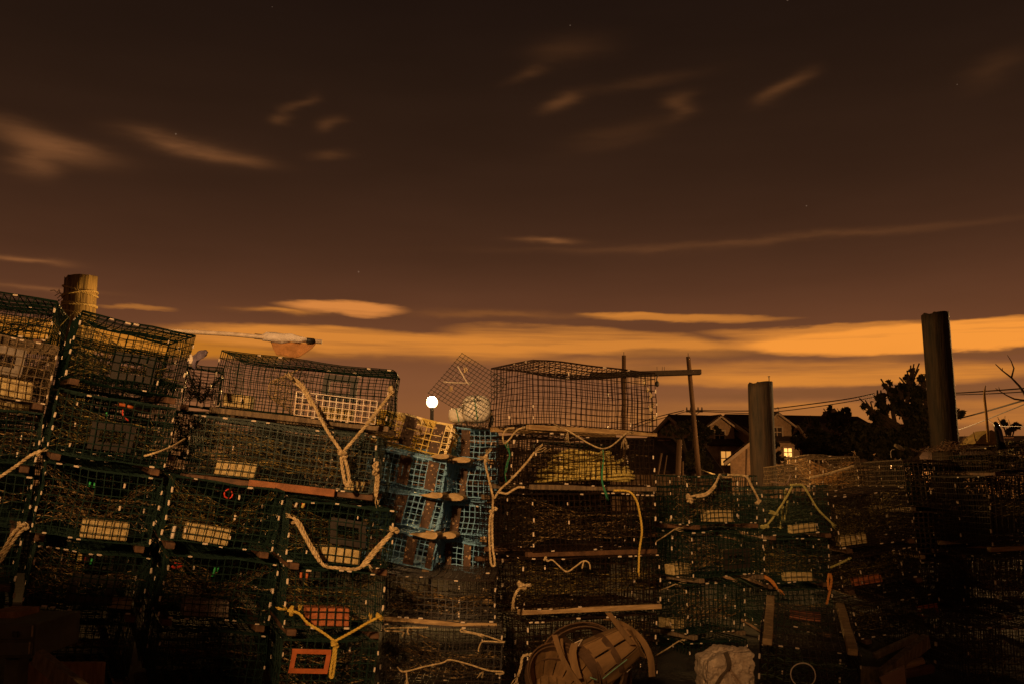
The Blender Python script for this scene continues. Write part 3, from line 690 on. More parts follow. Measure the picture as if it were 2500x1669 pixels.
# ------------------------------------------------------------------ ropes
RR = random.Random(5)
def rope(label, segs, r, m, cat='rope', name='rope', knots=(), frays=(), group=None):
    """segs: list of polylines of (px,py,d)"""
    mb = MB()
    p0 = P(*segs[0][0])
    for s_ in segs: rope_mesh(mb, [P(*q)-p0 for q in s_], r)
    for (x, y, d, size) in knots: knot(mb, P(x, y, d)-p0, size, r*.9, RR)
    for (x, y, d, dx, dz, ln) in frays: frayed(mb, P(x, y, d)-p0, (dx, -.1, dz), ln, r, RR)
    o = mb.build(name, m, smooth=True); o.location = p0
    return tag(o, label, cat, group)
def D(pts, d): return [(x, y, d) for x, y in pts]
rope('thick cream rope knotted in a V over the white mesh patch',
     [[(714,921,5.36),(731,933,5.34),(750,956,5.3),(766,986,5.24),(798,1048,5.16),(834,1102,5.12)],
      [(716,930,5.36),(733,943,5.34),(746,960,5.3),(762,990,5.24)],
      [(957,955,5.38),(929,995,5.32),(901,1030,5.22),(866,1070,5.16),(838,1102,5.12)],
      [(953,962,5.38),(924,999,5.32),(895,1034,5.22)],
      D([(833,1104),(834,1125),(838,1155),(843,1180),(849,1184),(853,1174),(849,1145),(841,1112)],5.11)],
     .0095, ROPEC, knots=[(836,1106,5.1,.028),(955,954,5.38,.026)], frays=[(716,924,5.3,-1,.6,.04)])
rope('cream rope sagging in a wide U in front of the trap with the bright brick',
     [D([(715,1262),(733,1277),(748,1309),(771,1347),(791,1379),(827,1385),(873,1387),(893,1366),(916,1339),(962,1292)],4.74),
      D([(712,1276),(724,1275),(740,1302),(764,1345),(781,1370)],4.73), D([(958,1300),(921,1342),(897,1372),(885,1383)],4.73)],
     .0085, ROPEC, knots=[(962,1292,4.74,.022)], frays=[(900,1376,4.73,.5,-1,.03),(715,1264,4.74,-1,.5,.035)])
rope('yellow Y shaped rope hanging in front of the orange clay brick',
     [D([(702,1489),(730,1496),(750,1518),(789,1543),(817,1564)],4.78), D([(932,1502),(899,1518),(865,1538),(817,1564)],4.78),
      D([(816,1564),(815,1590),(808,1630),(806,1650),(811,1653),(816,1630),(820,1590),(820,1568)],4.77)],
     .0068, ROPEY, knots=[(817,1572,4.76,.02),(712,1490,4.78,.022),(926,1504,4.78,.018)], frays=[(702,1487,4.78,-1,.3,.04),(730,1490,4.78,.2,1,.03),(903,1512,4.78,.2,1,.03)])
rope('short cream rope end with a big knot hanging beside the blue traps', [D([(921,1148),(924,1160),(923,1185),(918,1214)],5.12), D([(917,1150),(919,1170),(916,1190),(917,1212)],5.12)],
     .0075, ROPEC, knots=[(917,1142,5.1,.034)], frays=[(918,1214,5.12,.2,-1,.04)])
rope('taut cream rope running down to the left edge from a trap corner', [D([(-60,1200),(0,1163),(43,1134),(76,1110),(100,1099)],4.5), D([(98,1099),(92,1112)],4.5)], .008, ROPEC, frays=[(98,1100,4.5,1,.3,.03)])
rope('doubled tan rope hanging from a knot above the left edge', [D([(56,1281),(33,1299),(14,1332),(-4,1360)],4.5), D([(60,1288),(42,1306),(20,1338),(0,1372)],4.5)], .0085, ROPEC, knots=[(55,1282,4.5,.026)])
rope('cream rope bridging the dark gap between the leftmost full stack and the long green trap', [[(352,1112,4.68),(384,1103,4.68),(420,1089,4.8),(452,1070,5.0)]], .0055, ROPEC)
rope('thin cream cord in a V tied beneath the open empty trap on the right pile', [[(1366,1042,5.93),(1388,1051,5.9),(1472,1094,5.9),(1530,1056,6.1),(1546,1055,6.2)]], .0048, ROPEC, cat='cord', frays=[(1386,1052,5.9,0,-1,.06),(1524,1062,6.1,0,-1,.07),(1368,1043,5.9,-.5,.2,.04),(1546,1055,6.2,-1,0,.03)])
rope('open teardrop loop of cream cord at the left of the corner-on stack', [D([(1256,1043),(1238,1046),(1228,1061),(1231,1081),(1243,1072),(1262,1049),(1282,1042)],5.95)], .0055, ROPEC, cat='cord')
rope('thin green twine dangling from the teardrop loop of cord', [D([(1233,1083),(1244,1108),(1238,1126),(1233,1152),(1236,1176)],5.94), D([(1238,1078),(1245,1108),(1240,1130),(1236,1152)],5.93)], .0022, ROPEG, cat='twine')
rope('thin green twine hanging down the front of the trap with the coiled yellow rope', [D([(1472,1096),(1473,1120),(1469,1150),(1470,1178),(1479,1208)],5.88), D([(1474,1118),(1471,1150),(1472,1180),(1482,1206)],5.87)], .0028, ROPEG, cat='twine', frays=[(1479,1206,5.88,.5,-1,.03)])
rope('cream rope in a tall Y with a long loop, left side of the corner-on stack',
     [D([(1188,1108),(1184,1125),(1192,1162),(1204,1213)],5.72), D([(1305,1103),(1282,1132),(1247,1170),(1223,1192),(1206,1216)],5.72),
      D([(1204,1213),(1202,1245),(1196,1266),(1195,1325),(1199,1374),(1205,1380),(1208,1372),(1203,1330),(1202,1270),(1206,1240)],5.71),
      D([(1214,1200),(1226,1202),(1237,1204),(1251,1196),(1266,1188),(1281,1189)],5.7)],
     .0068, ROPEC, knots=[(1204,1244,5.7,.024),(1187,1117,5.72,.02)], frays=[(1187,1110,5.72,.5,1,.05),(1305,1104,5.72,.8,.5,.07),(1187,1116,5.72,-1,0,.04)])
rope('yellow rope curving down over the right side of the third black trap', [D([(1498,1196),(1534,1198),(1552,1217),(1561,1248),(1567,1295),(1561,1342),(1559,1397)],5.95)], .0068, ROPEY, frays=[(1559,1397,5.95,0,-1,.02)])
rope('short wavy cream cord on the front of the fourth black trap', [D([(1331,1360),(1336,1368),(1349,1366),(1368,1383),(1384,1394),(1403,1383),(1424,1368),(1438,1373),(1441,1388)],5.72), D([(1425,1369),(1421,1386)],5.72)], .0045, ROPEC, cat='cord', knots=[(1331,1362,5.72,.012)])
rope('frayed rope end hanging left of the fourth black trap', [D([(1278,1428),(1264,1440),(1255,1458),(1252,1478)],5.55)], .0085, ROPEC, knots=[(1274,1428,5.55,.028)], frays=[(1252,1476,5.55,0,-1,.03),(1280,1428,5.55,1,0,.04)])
rope('frayed rope end hanging just above the small broken basket', [D([(1290,1596),(1276,1602),(1272,1625),(1264,1650)],5.1)], .0075, ROPEC, frays=[(1290,1596,5.1,1,0,.04),(1264,1650,5.1,-.5,-1,.05)])
rope('straight looped cream cord at the left of the wide bottom trap', [D([(1045,1530),(998,1531),(945,1532),(940,1536),(946,1539),(983,1541),(982,1552)],5.42), D([(998,1531),(995,1540),(998,1549)],5.41)], .0045, ROPEC, cat='cord')
rope('crossed cream cord at the right of the wide bottom trap', [D([(1232,1566),(1177,1548),(1140,1540),(1127,1534),(1125,1540),(1150,1544),(1180,1552)],5.42), D([(1232,1567),(1190,1564),(1176,1566),(1169,1580),(1168,1590)],5.41)], .0042, ROPEC, cat='cord', knots=[(1175,1551,5.4,.01)])
rope('long peaked cream cord along the bottom of the wide bottom trap', [D([(970,1627),(986,1638),(1035,1626),(1081,1616),(1098,1609),(1141,1619),(1192,1635),(1226,1638),(1228,1643),(1210,1643)],5.42), D([(992,1638),(994,1662)],5.42)], .0045, ROPEC, cat='cord', frays=[(994,1655,5.42,0,-1,.05),(1180,1637,5.42,-.6,-1,.04)])
rope('cream rope draped over the top of the green trap right of the corner-on stack',
     [[(1678,1224,6.7),(1686,1212,6.7),(1699,1208,6.7),(1725,1202,6.72),(1746,1180,6.75),(1757,1157,6.8)], [(1700,1212,6.7),(1727,1206,6.72),(1748,1184,6.75)],
      [(1757,1157,6.8),(1765,1164,6.9),(1790,1163,6.95)], [(1776,1158,6.9),(1806,1159,6.92),(1823,1163,6.9),(1835,1185,6.88),(1852,1219,6.9),(1851,1228,6.9)]],
     .008, ROPEC, knots=[(1684,1216,6.7,.032),(1851,1224,6.9,.02)])
rope('yellow green rope rising to a peak over the trap beneath the short piling',
     [D([(1866,1286),(1878,1274),(1895,1251),(1916,1219),(1934,1187)],7.2), D([(1929,1183),(1945,1182),(1961,1185),(1976,1208),(1997,1242),(2029,1274)],7.2), D([(1918,1193),(1912,1235),(1905,1289)],7.5), D([(1923,1220),(1915,1270)],7.5)],
     .0078, ROPEL, knots=[(1893,1252,7.18,.022),(1867,1284,7.18,.03)], frays=[(1893,1252,7.18,-1,.4,.05),(2028,1272,7.2,.6,-1,.05)])
rope('orange rope end at the lower left corner of the second trap beneath the short piling', [D([(1864,1404),(1876,1410),(1888,1420),(1898,1437)],7.18), D([(1866,1408),(1880,1416),(1892,1430)],7.17)], .009, ROPEO, frays=[(1898,1436,7.18,.8,-1,.05)])
rope('orange rope hanging at the lower right corner of the second trap beneath the short piling', [D([(2027,1398),(2030,1415),(2026,1440),(2018,1474)],7.18), D([(2024,1398),(2021,1418),(2024,1440)],7.17)], .009, ROPEO)
for lb, a, b in (('short straight cord at the upper left of the stack right of the black traps', (1646,1291), (1601,1321)), ('cord stub with a frayed knot at the lower left trap of the green stack', (1650,1424), (1610,1440)), ('slanted thin cord low at the left of the green stack beside the baskets', (1658,1563), (1601,1599))):
    rope(lb, [[(a[0], a[1], 6.9), ((a[0]+b[0])/2, (a[1]+b[1])/2+1, 6.8), (b[0], b[1], 6.7)]], .0045, ROPEC, cat='cord', frays=[(a[0], a[1], 6.9, 1, 0, .06)])
rope('yellow green cord end sticking out between the two upper sagging netted traps', [D([(2067,1366),(2050,1374),(2027,1384)],7.0)], .008, ROPEL, frays=[(2067,1366,7.0,1,.5,.03)])
rope('pale frayed rope slanting across the glowing orange trap', [[(1976,1165,8.3),(2010,1158,8.3),(2050,1147,8.3),(2084,1137,8.3)]], .011, ROPEC)
rope('thin sagging line from the leaning post to the trap with rope over its top', [[(1706,1143,20),(1725,1150,14),(1745,1157,7)]], .006, ROPEC, cat='cord')
# coil of yellow rope inside R2
mb = MB(); c0 = P(1432, 1176, 6.25); rr = random.Random(3)
for k in range(34):
    q = k/33; rad = .30*(1-.55*q)*rr.uniform(.85, 1.08); z = .012+q*.17
    off = Vector((rr.uniform(-.03, .03)-.02*q, rr.uniform(-.02, .02), 0)); tilt = rr.uniform(-.06, .06)
    pts = []
    for i in range(25):
        a = 2*math.pi*i/24+k
        pts.append(off+Vector((math.cos(a)*rad, math.sin(a)*rad*.55, z+tilt*math.cos(a)*rad+.006*math.sin(3*a+k)*(1+q))))
    mb.tube(pts, .0085, 6)
o = mb.build('rope_coil', mat('yellow olive coiled rope', (.56, .40, .06), .8, .5, 90, base2=(.85, .66, .20), bump=.6, bscale=160), smooth=True)
o.location = c0; tag(o, 'heap of coiled yellow rope inside the second black trap', 'rope coil')
# ------------------------------------------------------------------ loose things on the traps
g = thing('boat_hook', 'white pole with black tape and wrapped cloth lying across the trap tops', 'boat hook', loc=P(400, 808, 5.3))
p0 = P(400, 808, 5.3)
mb = MB(); mb.tube(cr_spline([P(400,808,5.3)-p0, P(470,811,5.32)-p0, P(560,816,5.34)-p0, P(640,823,5.36)-p0, P(786,834,5.4)-p0], .05), .0125, 10)
mb.build('pole', mat('chalky white pole', (.62, .48, .36), .6, .25, 20), g, smooth=True)
for a, b in (((622, 821), (641, 823)), ((749, 831), (766, 832.5))):
    mb = MB(); mb.tube([P(*a, 5.36)-p0, P(*b, 5.38)-p0], .0155, 10); mb.build('black_tape', mat('black tape', (.02, .018, .018), .6), g, smooth=True)
def cloth(pts_top, pts_bot, d, name, m, parent=None, org=None, seed=1, amp=.02, nv=8, thick=.004):
    """crumpled two sided sheet between two pixel polylines"""
    top = cr_spline([P(*p, d)-org for p in pts_top], .008); n = len(top)
    bot0 = cr_spline([P(*p, d)-org for p in pts_bot], .002); bot = [bot0[int(i/(n-1)*(len(bot0)-1))] for i in range(n)]
    mb = MB(); idx = {}
    for i in range(n):
        for k in range(nv+1):
            p = top[i].lerp(bot[i], k/nv)
            nv_ = noise.noise(p*22+Vector((seed, seed, 0)))*amp + noise.noise(p*60+Vector((seed, 0, seed)))*amp*.4
            idx[i, k] = len(mb.v); mb.v.append(p+Vector((nv_*.2, nv_, nv_*.3)))
    for i in range(n-1):
        for k in range(nv): mb.f.append([idx[i, k], idx[i+1, k], idx[i+1, k+1], idx[i, k+1]])
    o = mb.build(name, m, parent, smooth=True)
    so = o.modifiers.new('thickness', 'SOLIDIFY'); so.thickness = thick
    return o
mb = MB(); bag = [(640,823,.014),(652,820,.024),(668,821,.027),(690,825,.024),(712,828,.023),(732,829,.025),(744,830,.02),(752,832,.014)]
for_pts = [P(x, y, 5.37)-p0 for x, y, _ in bag]
mb.tube(for_pts, [q[2] for q in bag], 12)
sh = mb.build('wrapped_cloth', mat('white cloth', (.72, .6, .52), .85, .12, 14, bump=.8, bscale=40), g, smooth=True,
              fn=lambda p: p+Vector((0, noise.noise(p*30)*.012, noise.noise(p*26+Vector((3, 1, 2)))*.018)))
cloth([(660,830),(700,834),(740,838),(771,838)], [(674,866),(700,869),(728,872),(764,849)], 5.38, 'hanging_cloth', mat('thin brown cloth', (.42, .19, .06), .8, .2, 20), g, p0, 2, .012)
o = cloth([(468,870),(485,860),(500,853),(511,858)], [(470,896),(480,900),(489,880),(508,866)], 4.95, 'work_glove', mat('violet rag cloth', (.16, .12, .16), .8, .3, 30), None, P(480, 880, 4.95), 4, .025, thick=.012)
o.location = P(480, 880, 4.95); tag(o, 'crumpled dark violet glove poking up behind the steeply tilted green trap', 'glove')
o = cloth([(464,866),(468,864),(471,872)], [(462,886),(468,888),(472,880)], 4.85, 'paper_scrap', PALE, None, P(467, 875, 4.85), 4, .006)
o.location = P(467, 875, 4.85); tag(o, 'small pale scrap beside the crumpled violet glove', 'scrap')
# strap on L1
mb = MB(); s0 = P(160, 785, 4.66); pp = cr_spline([P(x, y, d)-s0 for x, y, d in ((188,759,4.66),(172,771,4.64),(150,794,4.62),(136,812,4.64))], .02)
for a, b in zip(pp, pp[1:]):
    mb.quadbox((a+b)/2, (b-a)/2*1.02, Vector((.008, 0, .008)), Vector((0, .002, 0)))
o = mb.build('strap', mat('olive strap', (.42, .34, .10), .7, .2)); o.location = s0; tag(o, 'flat olive strap curving down the left edge of the steeply tilted green trap', 'strap')
# loose mesh sheet
s0 = P(1128, 862, 6.0); A_ = P(1240, 930, 6.1)-s0; B_ = P(1046, 958, 5.9)-s0; nA, nB = 14, 13; mb = MB()
for i in range(nA+1): mb.tube([A_*(i/nA)+B_*(-.012), A_*(i/nA)+B_*.5+Vector((0, .02, 0)), A_*(i/nA)+B_*1.012], .0017, 4)
for i in range(nB+1): mb.tube([B_*(i/nB)-A_*.012+Vector((0, -.003, 0)), B_*(i/nB)+A_*.5+Vector((0, .017, 0)), B_*(i/nB)+A_*1.012+Vector((0, -.003, 0))], .0017, 4)
t = thing('loose_mesh_sheet', 'loose green wire mesh sheet standing on its corner against the sky beside the lamp', 'mesh sheet', loc=s0)
mb.build('wire_mesh', WIRE['teal'], t)
mb = MB(); mb.tube([P(1117,893,5.93)-s0, P(1130,915,5.93)-s0, P(1139,931,5.93)-s0, P(1146,939,5.93)-s0], .005, 5); mb.build('bungee_hook', PALE, t, smooth=True)
mb = MB(); mb.tube([P(1082,931,5.9)-s0, P(1100,933,5.9)-s0, P(1128,934,5.92)-s0, P(1152,934,5.94)-s0], .004, 5); mb.build('bungee_hook', PALE, t, smooth=True)
for x, y in ((1137,901),(1101,948)):
    mb = MB(); rr = random.Random(x)
    for k in range(7): mb.tube([P(x+rr.uniform(-5, 5), y+rr.uniform(-8, 8), 5.92)-s0 for _ in range(3)], .002, 3)
    mb.build('tied_twine', ROPEC, t)
def sphereish(mb, c, r, sx_=1, sz_=1, nseg=24, nr=14, fn=None):
    b = len(mb.v); c = Vector(c)
    for i in range(nr+1):
        th = math.pi*i/nr
        for k in range(nseg):
            a = 2*math.pi*k/nseg; p = Vector((math.sin(th)*math.cos(a)*sx_, math.sin(th)*math.sin(a)*sx_, math.cos(th)*sz_))*r
            if fn: p = fn(p)
            mb.v.append(c+p)
    for i in range(nr):
        for k in range(nseg):
            k2 = (k+1) % nseg; mb.f.append([b+i*nseg+k, b+(i+1)*nseg+k, b+(i+1)*nseg+k2, b+i*nseg+k2])
FLOAT = mat('white foam float', (.92, .84, .74), .55, .06, 8, bump=.15)
for lb, x, y, r, s1, s2, d in (('large white float behind the loose mesh sheet', 1163, 998, .088, 1.05, 1.0, 6.35), ('smaller white float half hidden left of the large one', 1118, 1013, .055, 1.1, .9, 6.5)):
    mb = MB(); q = P(x, y, d)
    def sq(p, r=r):
        n = 3.2; L_ = (abs(p.x/r/s1)**n+abs(p.y/r/s1)**n+abs(p.z/r/s2)**n)**(1/n); return p/max(L_, .01)
    sphereish(mb, (0, 0, 0), r, s1, s2, fn=sq); t = thing('net_float', lb, 'float', loc=q, group='white floats'); mb.build('foam_body', FLOAT, t, smooth=True)
    mb = MB(); mb.tube([(-.01, -r*s1*.9, r*.7), (0, -r*s1*1.08, 0), (.01, -r*s1*.9, -r*.8)], .004, 4); mb.build('green_cord', ROPEG, t)
# debris on the right pile
mb = MB(); s0 = P(2413, 1076, 6.9)
mb.tube([P(x, y, 6.9)-s0 for x, y in ((2413,1078),(2410,1040),(2407,1005),(2403,970),(2403,956),(2406,940))], [.011,.010,.009,.009,.007,.003], 7)
o = mb.build('driftwood_stick', mat('bright bleached stick', (.62, .36, .12), .8, .3, 14, bump=.5), smooth=True); o.location = s0; tag(o, 'thin upright bleached stick on the dark right pile', 'stick')
mb = MB(); s0 = P(2384, 1078, 6.9); mb.tube([P(x, y, 6.9)-s0 for x, y in ((2384,1079),(2379,1068),(2376,1053))], [.006,.005,.003], 6)
o = mb.build('driftwood_stick', MATS['bright bleached stick'], smooth=True); o.location = s0; tag(o, 'tiny bent stick left of the tall bleached one', 'stick')
mb = MB(); s0 = P(2440, 1082, 6.8); mb.tube([P(x, y, 6.8)-s0 for x, y in ((2447,1095),(2442,1075),(2437,1050),(2431,1034),(2429,1028))], [.03,.026,.024,.018,.008], 12)
o = mb.build('boot', mat('shiny black rubber', (.012, .01, .01), .15, .2, 10), smooth=True); o.location = s0; tag(o, 'shiny black rubber object standing right of the bleached stick', 'rubber boot')
mb = MB(); s0 = P(2410, 1080, 7.3); mb.prism([P(x, y, 7.3)-s0 for x, y in ((2380,1082),(2395,1064),(2420,1048),(2438,1056),(2444,1084))], (0, .25, 0))
o = mb.build('tarp_bundle', mat('olive yellow tarp', (.38, .25, .08), .8, .3, 8, bump=.5)); o.location = s0; tag(o, 'pointed yellowish bundle behind the bleached stick', 'tarp')
BARK = mat('grey bark', (.10, .065, .04), .9, .4, 30, bump=.6)
t = thing('dead_branch', 'bare forked dead branches reaching in from the right edge', 'branch', loc=P(2560, 1080, 7.2)); s0 = P(2560, 1080, 7.2)
for pts, r0 in (([(2560,1078),(2520,1000),(2500,958),(2488,941),(2469,921),(2447,904),(2430,888)], .013), ([(2469,921),(2475,898),(2468,880),(2459,866)], .007), ([(2447,904),(2447,896)], .004),
                ([(2540,1040),(2500,976),(2476,973),(2457,964),(2430,947)], .010), ([(2440,952),(2438,943)], .004)):
    mb = MB(); q = [P(x, y, 7.2)-s0 for x, y in pts]; mb.tube(q, [r0*(1-.75*i/(len(q)-1)) for i in range(len(q))], 7); mb.build('twig', BARK, t, smooth=True)
mb = MB(); rr = random.Random(8); s0 = P(2330, 1092, 7.6)
for k in range(420):
    x = rr.gauss(2335, 38); y = 1098-abs(rr.gauss(0, 10))*math.exp(-((x-2335)/55)**2)*1.3
    q = P(x, y+4, 7.6+rr.uniform(-.3, .4))-s0; e = q+Vector((rr.uniform(-1, 1)*.05, rr.uniform(-1, 1)*.04, rr.uniform(-.3, 1)*.03))
    mb.tube([q, (q+e)/2+Vector((0, 0, .008)), e], rr.uniform(.001, .003), 3)
o = mb.build('tangled_twine', mat('dull tangled twine', (.22, .12, .07), .9, .5, 40)); o.location = s0; tag(o, 'brownish heap of tangled twine at the foot of the tall piling', 'twine heap', kind='stuff')
for lb, pts in (('small curled wire hook on the dark right pile', [(2176,1116),(2174,1104),(2177,1097),(2183,1096)]), ('pale driftwood piece on the dark right pile left of the tall piling', None)):
    mb = MB()
    if pts:
        s0 = P(2176, 1116, 7.9); mb.tube(cr_spline([P(*q, 7.9)-s0 for q in pts], .01), .0025, 5); o = mb.build('wire_hook', CLIP); cat_ = 'hook'
    else:
        s0 = P(2195, 1090, 7.9); mb.tube([P(2184,1085,7.9)-s0, P(2195,1090,7.9)-s0, P(2206,1098,7.9)-s0], [.012,.017,.013], 8); o = mb.build('driftwood_piece', WOODG, smooth=True); cat_ = 'driftwood'
    o.location = s0; tag(o, lb, cat_)
mb = MB(); s0 = P(1930, 1182, 7.6); mb.tube([P(1882,1174,7.6)-s0, P(1918,1181,7.5)-s0, P(1924,1176,7.5)-s0, P(1931,1157,7.5)-s0], .006, 6)
o = mb.build('bent_rod', mat('rusty rod', (.22, .13, .09), .6)); o.location = s0; tag(o, 'thin bent metal rod sticking up beside the foot of the short piling', 'rod')
# ------------------------------------------------------------------ pilings and posts
PILE = mat('weathered piling wood', (.018, .009, .005), .8, .5, 22, base2=(.052, .027, .013), bump=1.0, bscale=40, stretch=(1, 1, .11), spec=.5)
def piling(label, xl, xr, yt, d, name='piling', m=None, base_z=0, lean=0, rm=1.04, nseg=40):
    c = P((xl+xr)/2, yt, d); r = (xr-xl)/2/F*d*1.0; H = c.z-base_z
    t = thing(name, label, 'piling', loc=(c.x-lean, d, base_z))
    mb = MB(); n = 26; rr = random.Random(label); b = 0
    for i in range(n+1):
        z = H*i/n
        for k in range(nseg):
            a = 2*math.pi*k/nseg; q = r*(rm+(1-rm)*i/n)*(1+.02*noise.noise(Vector((math.cos(a)*2, math.sin(a)*2, z*.8))) - (.045 if k in (7, 8, 25) else 0))
            zz = z + ((.008*math.cos(a)+.035*noise.noise(Vector((math.cos(a)*3.3, math.sin(a)*5, r*9)))) if i == n else 0)
            mb.v.append(Vector((math.cos(a)*q+lean*i/n, math.sin(a)*q, zz)))
    for i in range(n):
        for k in range(nseg): k2 = (k+1) % nseg; mb.f.append([i*nseg+k, i*nseg+k2, (i+1)*nseg+k2, (i+1)*nseg+k])
    mb.f.append([n*nseg+k for k in range(nseg)])
    mb.build('shaft', m or PILE, t, smooth=True)
    return t, r, H
t, r, H = piling('roped wooden piling rising above the left stacks, its right side brightly lit', 160, 236, 679, 9.6, m=mat('golden piling wood', (.12, .065, .02), .85, .45, 30, base2=(.48, .31, .10), bump=1.0, bscale=60, stretch=(1, 1, .06)), rm=1.06)
for k, (dz, tl) in enumerate(((.135, .05), (.17, -.03), (.27, .02), (.28, .0), (.36, .03))):
    mb = MB(); rope_mesh(mb, [Vector((math.cos(a)*(r*1.05), math.sin(a)*(r*1.05), H-dz-tl*math.cos(a))) for a in [2*math.pi*i/22 for i in range(23)]], .011)
    mb.build('rope_wrap', mat('golden rope', (.55, .38, .14), .85), t, smooth=True)
mb = MB(); rr = random.Random(2)
for k in range(70):
    q = Vector((-r*1.1+rr.uniform(-.03, .05), rr.uniform(-.12, .1), H-rr.uniform(.15, .42))); e = q+Vector((rr.uniform(-.06, .03), rr.uniform(-.04, .04), rr.uniform(-.07, .05)))
    mb.tube([q, (q+e)/2+Vector((.01, 0, .01)), e], .004, 3)
mb.build('frayed_tangle', MATS['golden rope'], t)
t, r, H = piling('short dark piling with a nail in its top, left of the houses gap', 1826, 1886, 934, 12)
mb = MB(); mb.tube([(r*.55, -.1, H-.02), (r*.55, -.1, H+.066)], .006, 6); mb.tube([(r*.55, -.1, H+.064), (r*.55, -.1, H+.072)], .014, 8); mb.build('nail', mat('dark iron', (.03, .025, .02), .5), t)
mb = MB(); mb.tube(cr_spline([(r*.95, -.1, H-.33), (r+.03, -.1, H-.30), (r+.035, -.1, H-.37), (r+.01, -.1, H-.41), (r+.03, -.1, H-.44)], .01), .003, 4); mb.build('wire_curl', MATS['dark iron'], t)
piling('tall dark piling near the right edge, taller than everything around it', 2250, 2315, 767, 11, rm=.97, lean=-.05)
POST = mat('brown post wood', (.09, .045, .022), .85, .4, 6, base2=(.16, .085, .04), bump=.6, bscale=20, stretch=(1, 1, .15))
DX = 22
def post(label, x0, y0, x1, y1, w0, w1, d, spike=False, nm='mooring_post'):
    b = P(x1, y1, d); a = P(x0, y0, d); dirv = (a-b); gz = b+dirv*((0-b.z)/dirv.z)
    t = thing(nm, label, 'post', loc=gz); mb = MB()
    mb.tube([Vector((0, 0, 0)), (a-gz)*.5, a-gz], [w1/F*d/2, (w0+w1)/4/F*d, w0/F*d/2], 14, rot=0)
    mb.build('shaft', POST, t, smooth=True)
    if spike: mb = MB(); mb.tube([a-gz, a-gz+Vector((0, 0, .08))], .008, 4); mb.build('spike', MATS['dark iron'], t)
    return t
post('leaning post on the right of the dark crossbeam', 1680, 870, 1706, 1156, 10.5, 13, DX, True)
post('upright post seen through the open empty black trap', 1523, 867, 1524, 1150, 10, 11, DX, True)
post('short thick stump left of the leaning post', 1659, 1072, 1655, 1160, 13, 14, 20)
post('thin leaning stake left of the short thick stump', 1615, 1105, 1605, 1163, 5, 6, 20, nm='stake')
post('second thin stake near the wire traps, left of the short stump', 1628, 1110, 1620, 1163, 3, 4, 21, nm='stake')
post('low stub just right of the short thick stump', 1666, 1125, 1666, 1160, 6, 6, 21, nm='stake')
post('slim post immediately left of the short dark piling', 1823, 1095, 1821, 1160, 5, 5, 18, nm='stake')
s0 = P(1500, 914, DX-.15); e = P(1711, 907.5, DX-.15); mb = MB(); L_ = e-s0; h = 12.5/F*DX/2
s0 = P(1440, 916, DX-.15); L_ = e-s0
mb.quadbox(L_/2, L_/2, Vector((0, .09, 0)), Vector((0, 0, h))); t = thing('crossbeam', 'dark horizontal beam fixed between the leaning post and the post behind the trap', 'beam', loc=s0)
mb.build('timber', mat('black brown timber', (.05, .03, .018), .85, .3, 10, bump=.5), t, bevel=.015)
for x in (1604, 1617, 1622):
    mb = MB(); q = P(x, 903, DX-.15)-s0; mb.tube([q, q+Vector((0, 0, .08))], .006, 4); mb.build('nail', MATS['dark iron'], t)
mb = MB(); q = P(1606, 914, DX-.25)-s0
mb.tube(cr_spline([q, q+Vector((-.03, 0, -.09)), q+Vector((-.02, 0, -.16))], .02), .014, 5); sphereish(mb, q+Vector((-.02, 0, -.2)), .045, 1, 1.5, 10, 8); mb.build('hanging_shackle', MATS['dark iron'], t)
# unseen box stack added behind the camera to keep the lamp off the lower left
BLOCKER = mat('grey blocker box plastic', (.12, .11, .10), .6)
for k in range(7):
    t = thing('light_blocker_box', 'grey box of the unseen stack added left of the camera to block light', 'light blocker', loc=(-2.75, -.7, .335*k), group='light blocking boxes added beside the camera')
    m = MB(); hw, hd, h = .95, .5, .33
    m.box(-hw, hw, -hd, -hd+.04, 0, h); m.box(-hw, hw, hd-.04, hd, 0, h); m.box(-hw, -hw+.04, -hd+.041, hd-.041, 0, h); m.box(hw-.04, hw, -hd+.041, hd-.041, 0, h); m.box(-hw+.041, hw-.041, -hd+.041, hd-.041, .02, .05)
    m.build('box_body', BLOCKER, t); m = MB(); m.box(-hw-.02, hw+.02, hd+.001, hd+.025, h-.06, h-.01); m.box(-hw-.02, hw+.02, -hd-.025, -hd-.001, h-.06, h-.01); m.build('rim', BLOCKER, t)
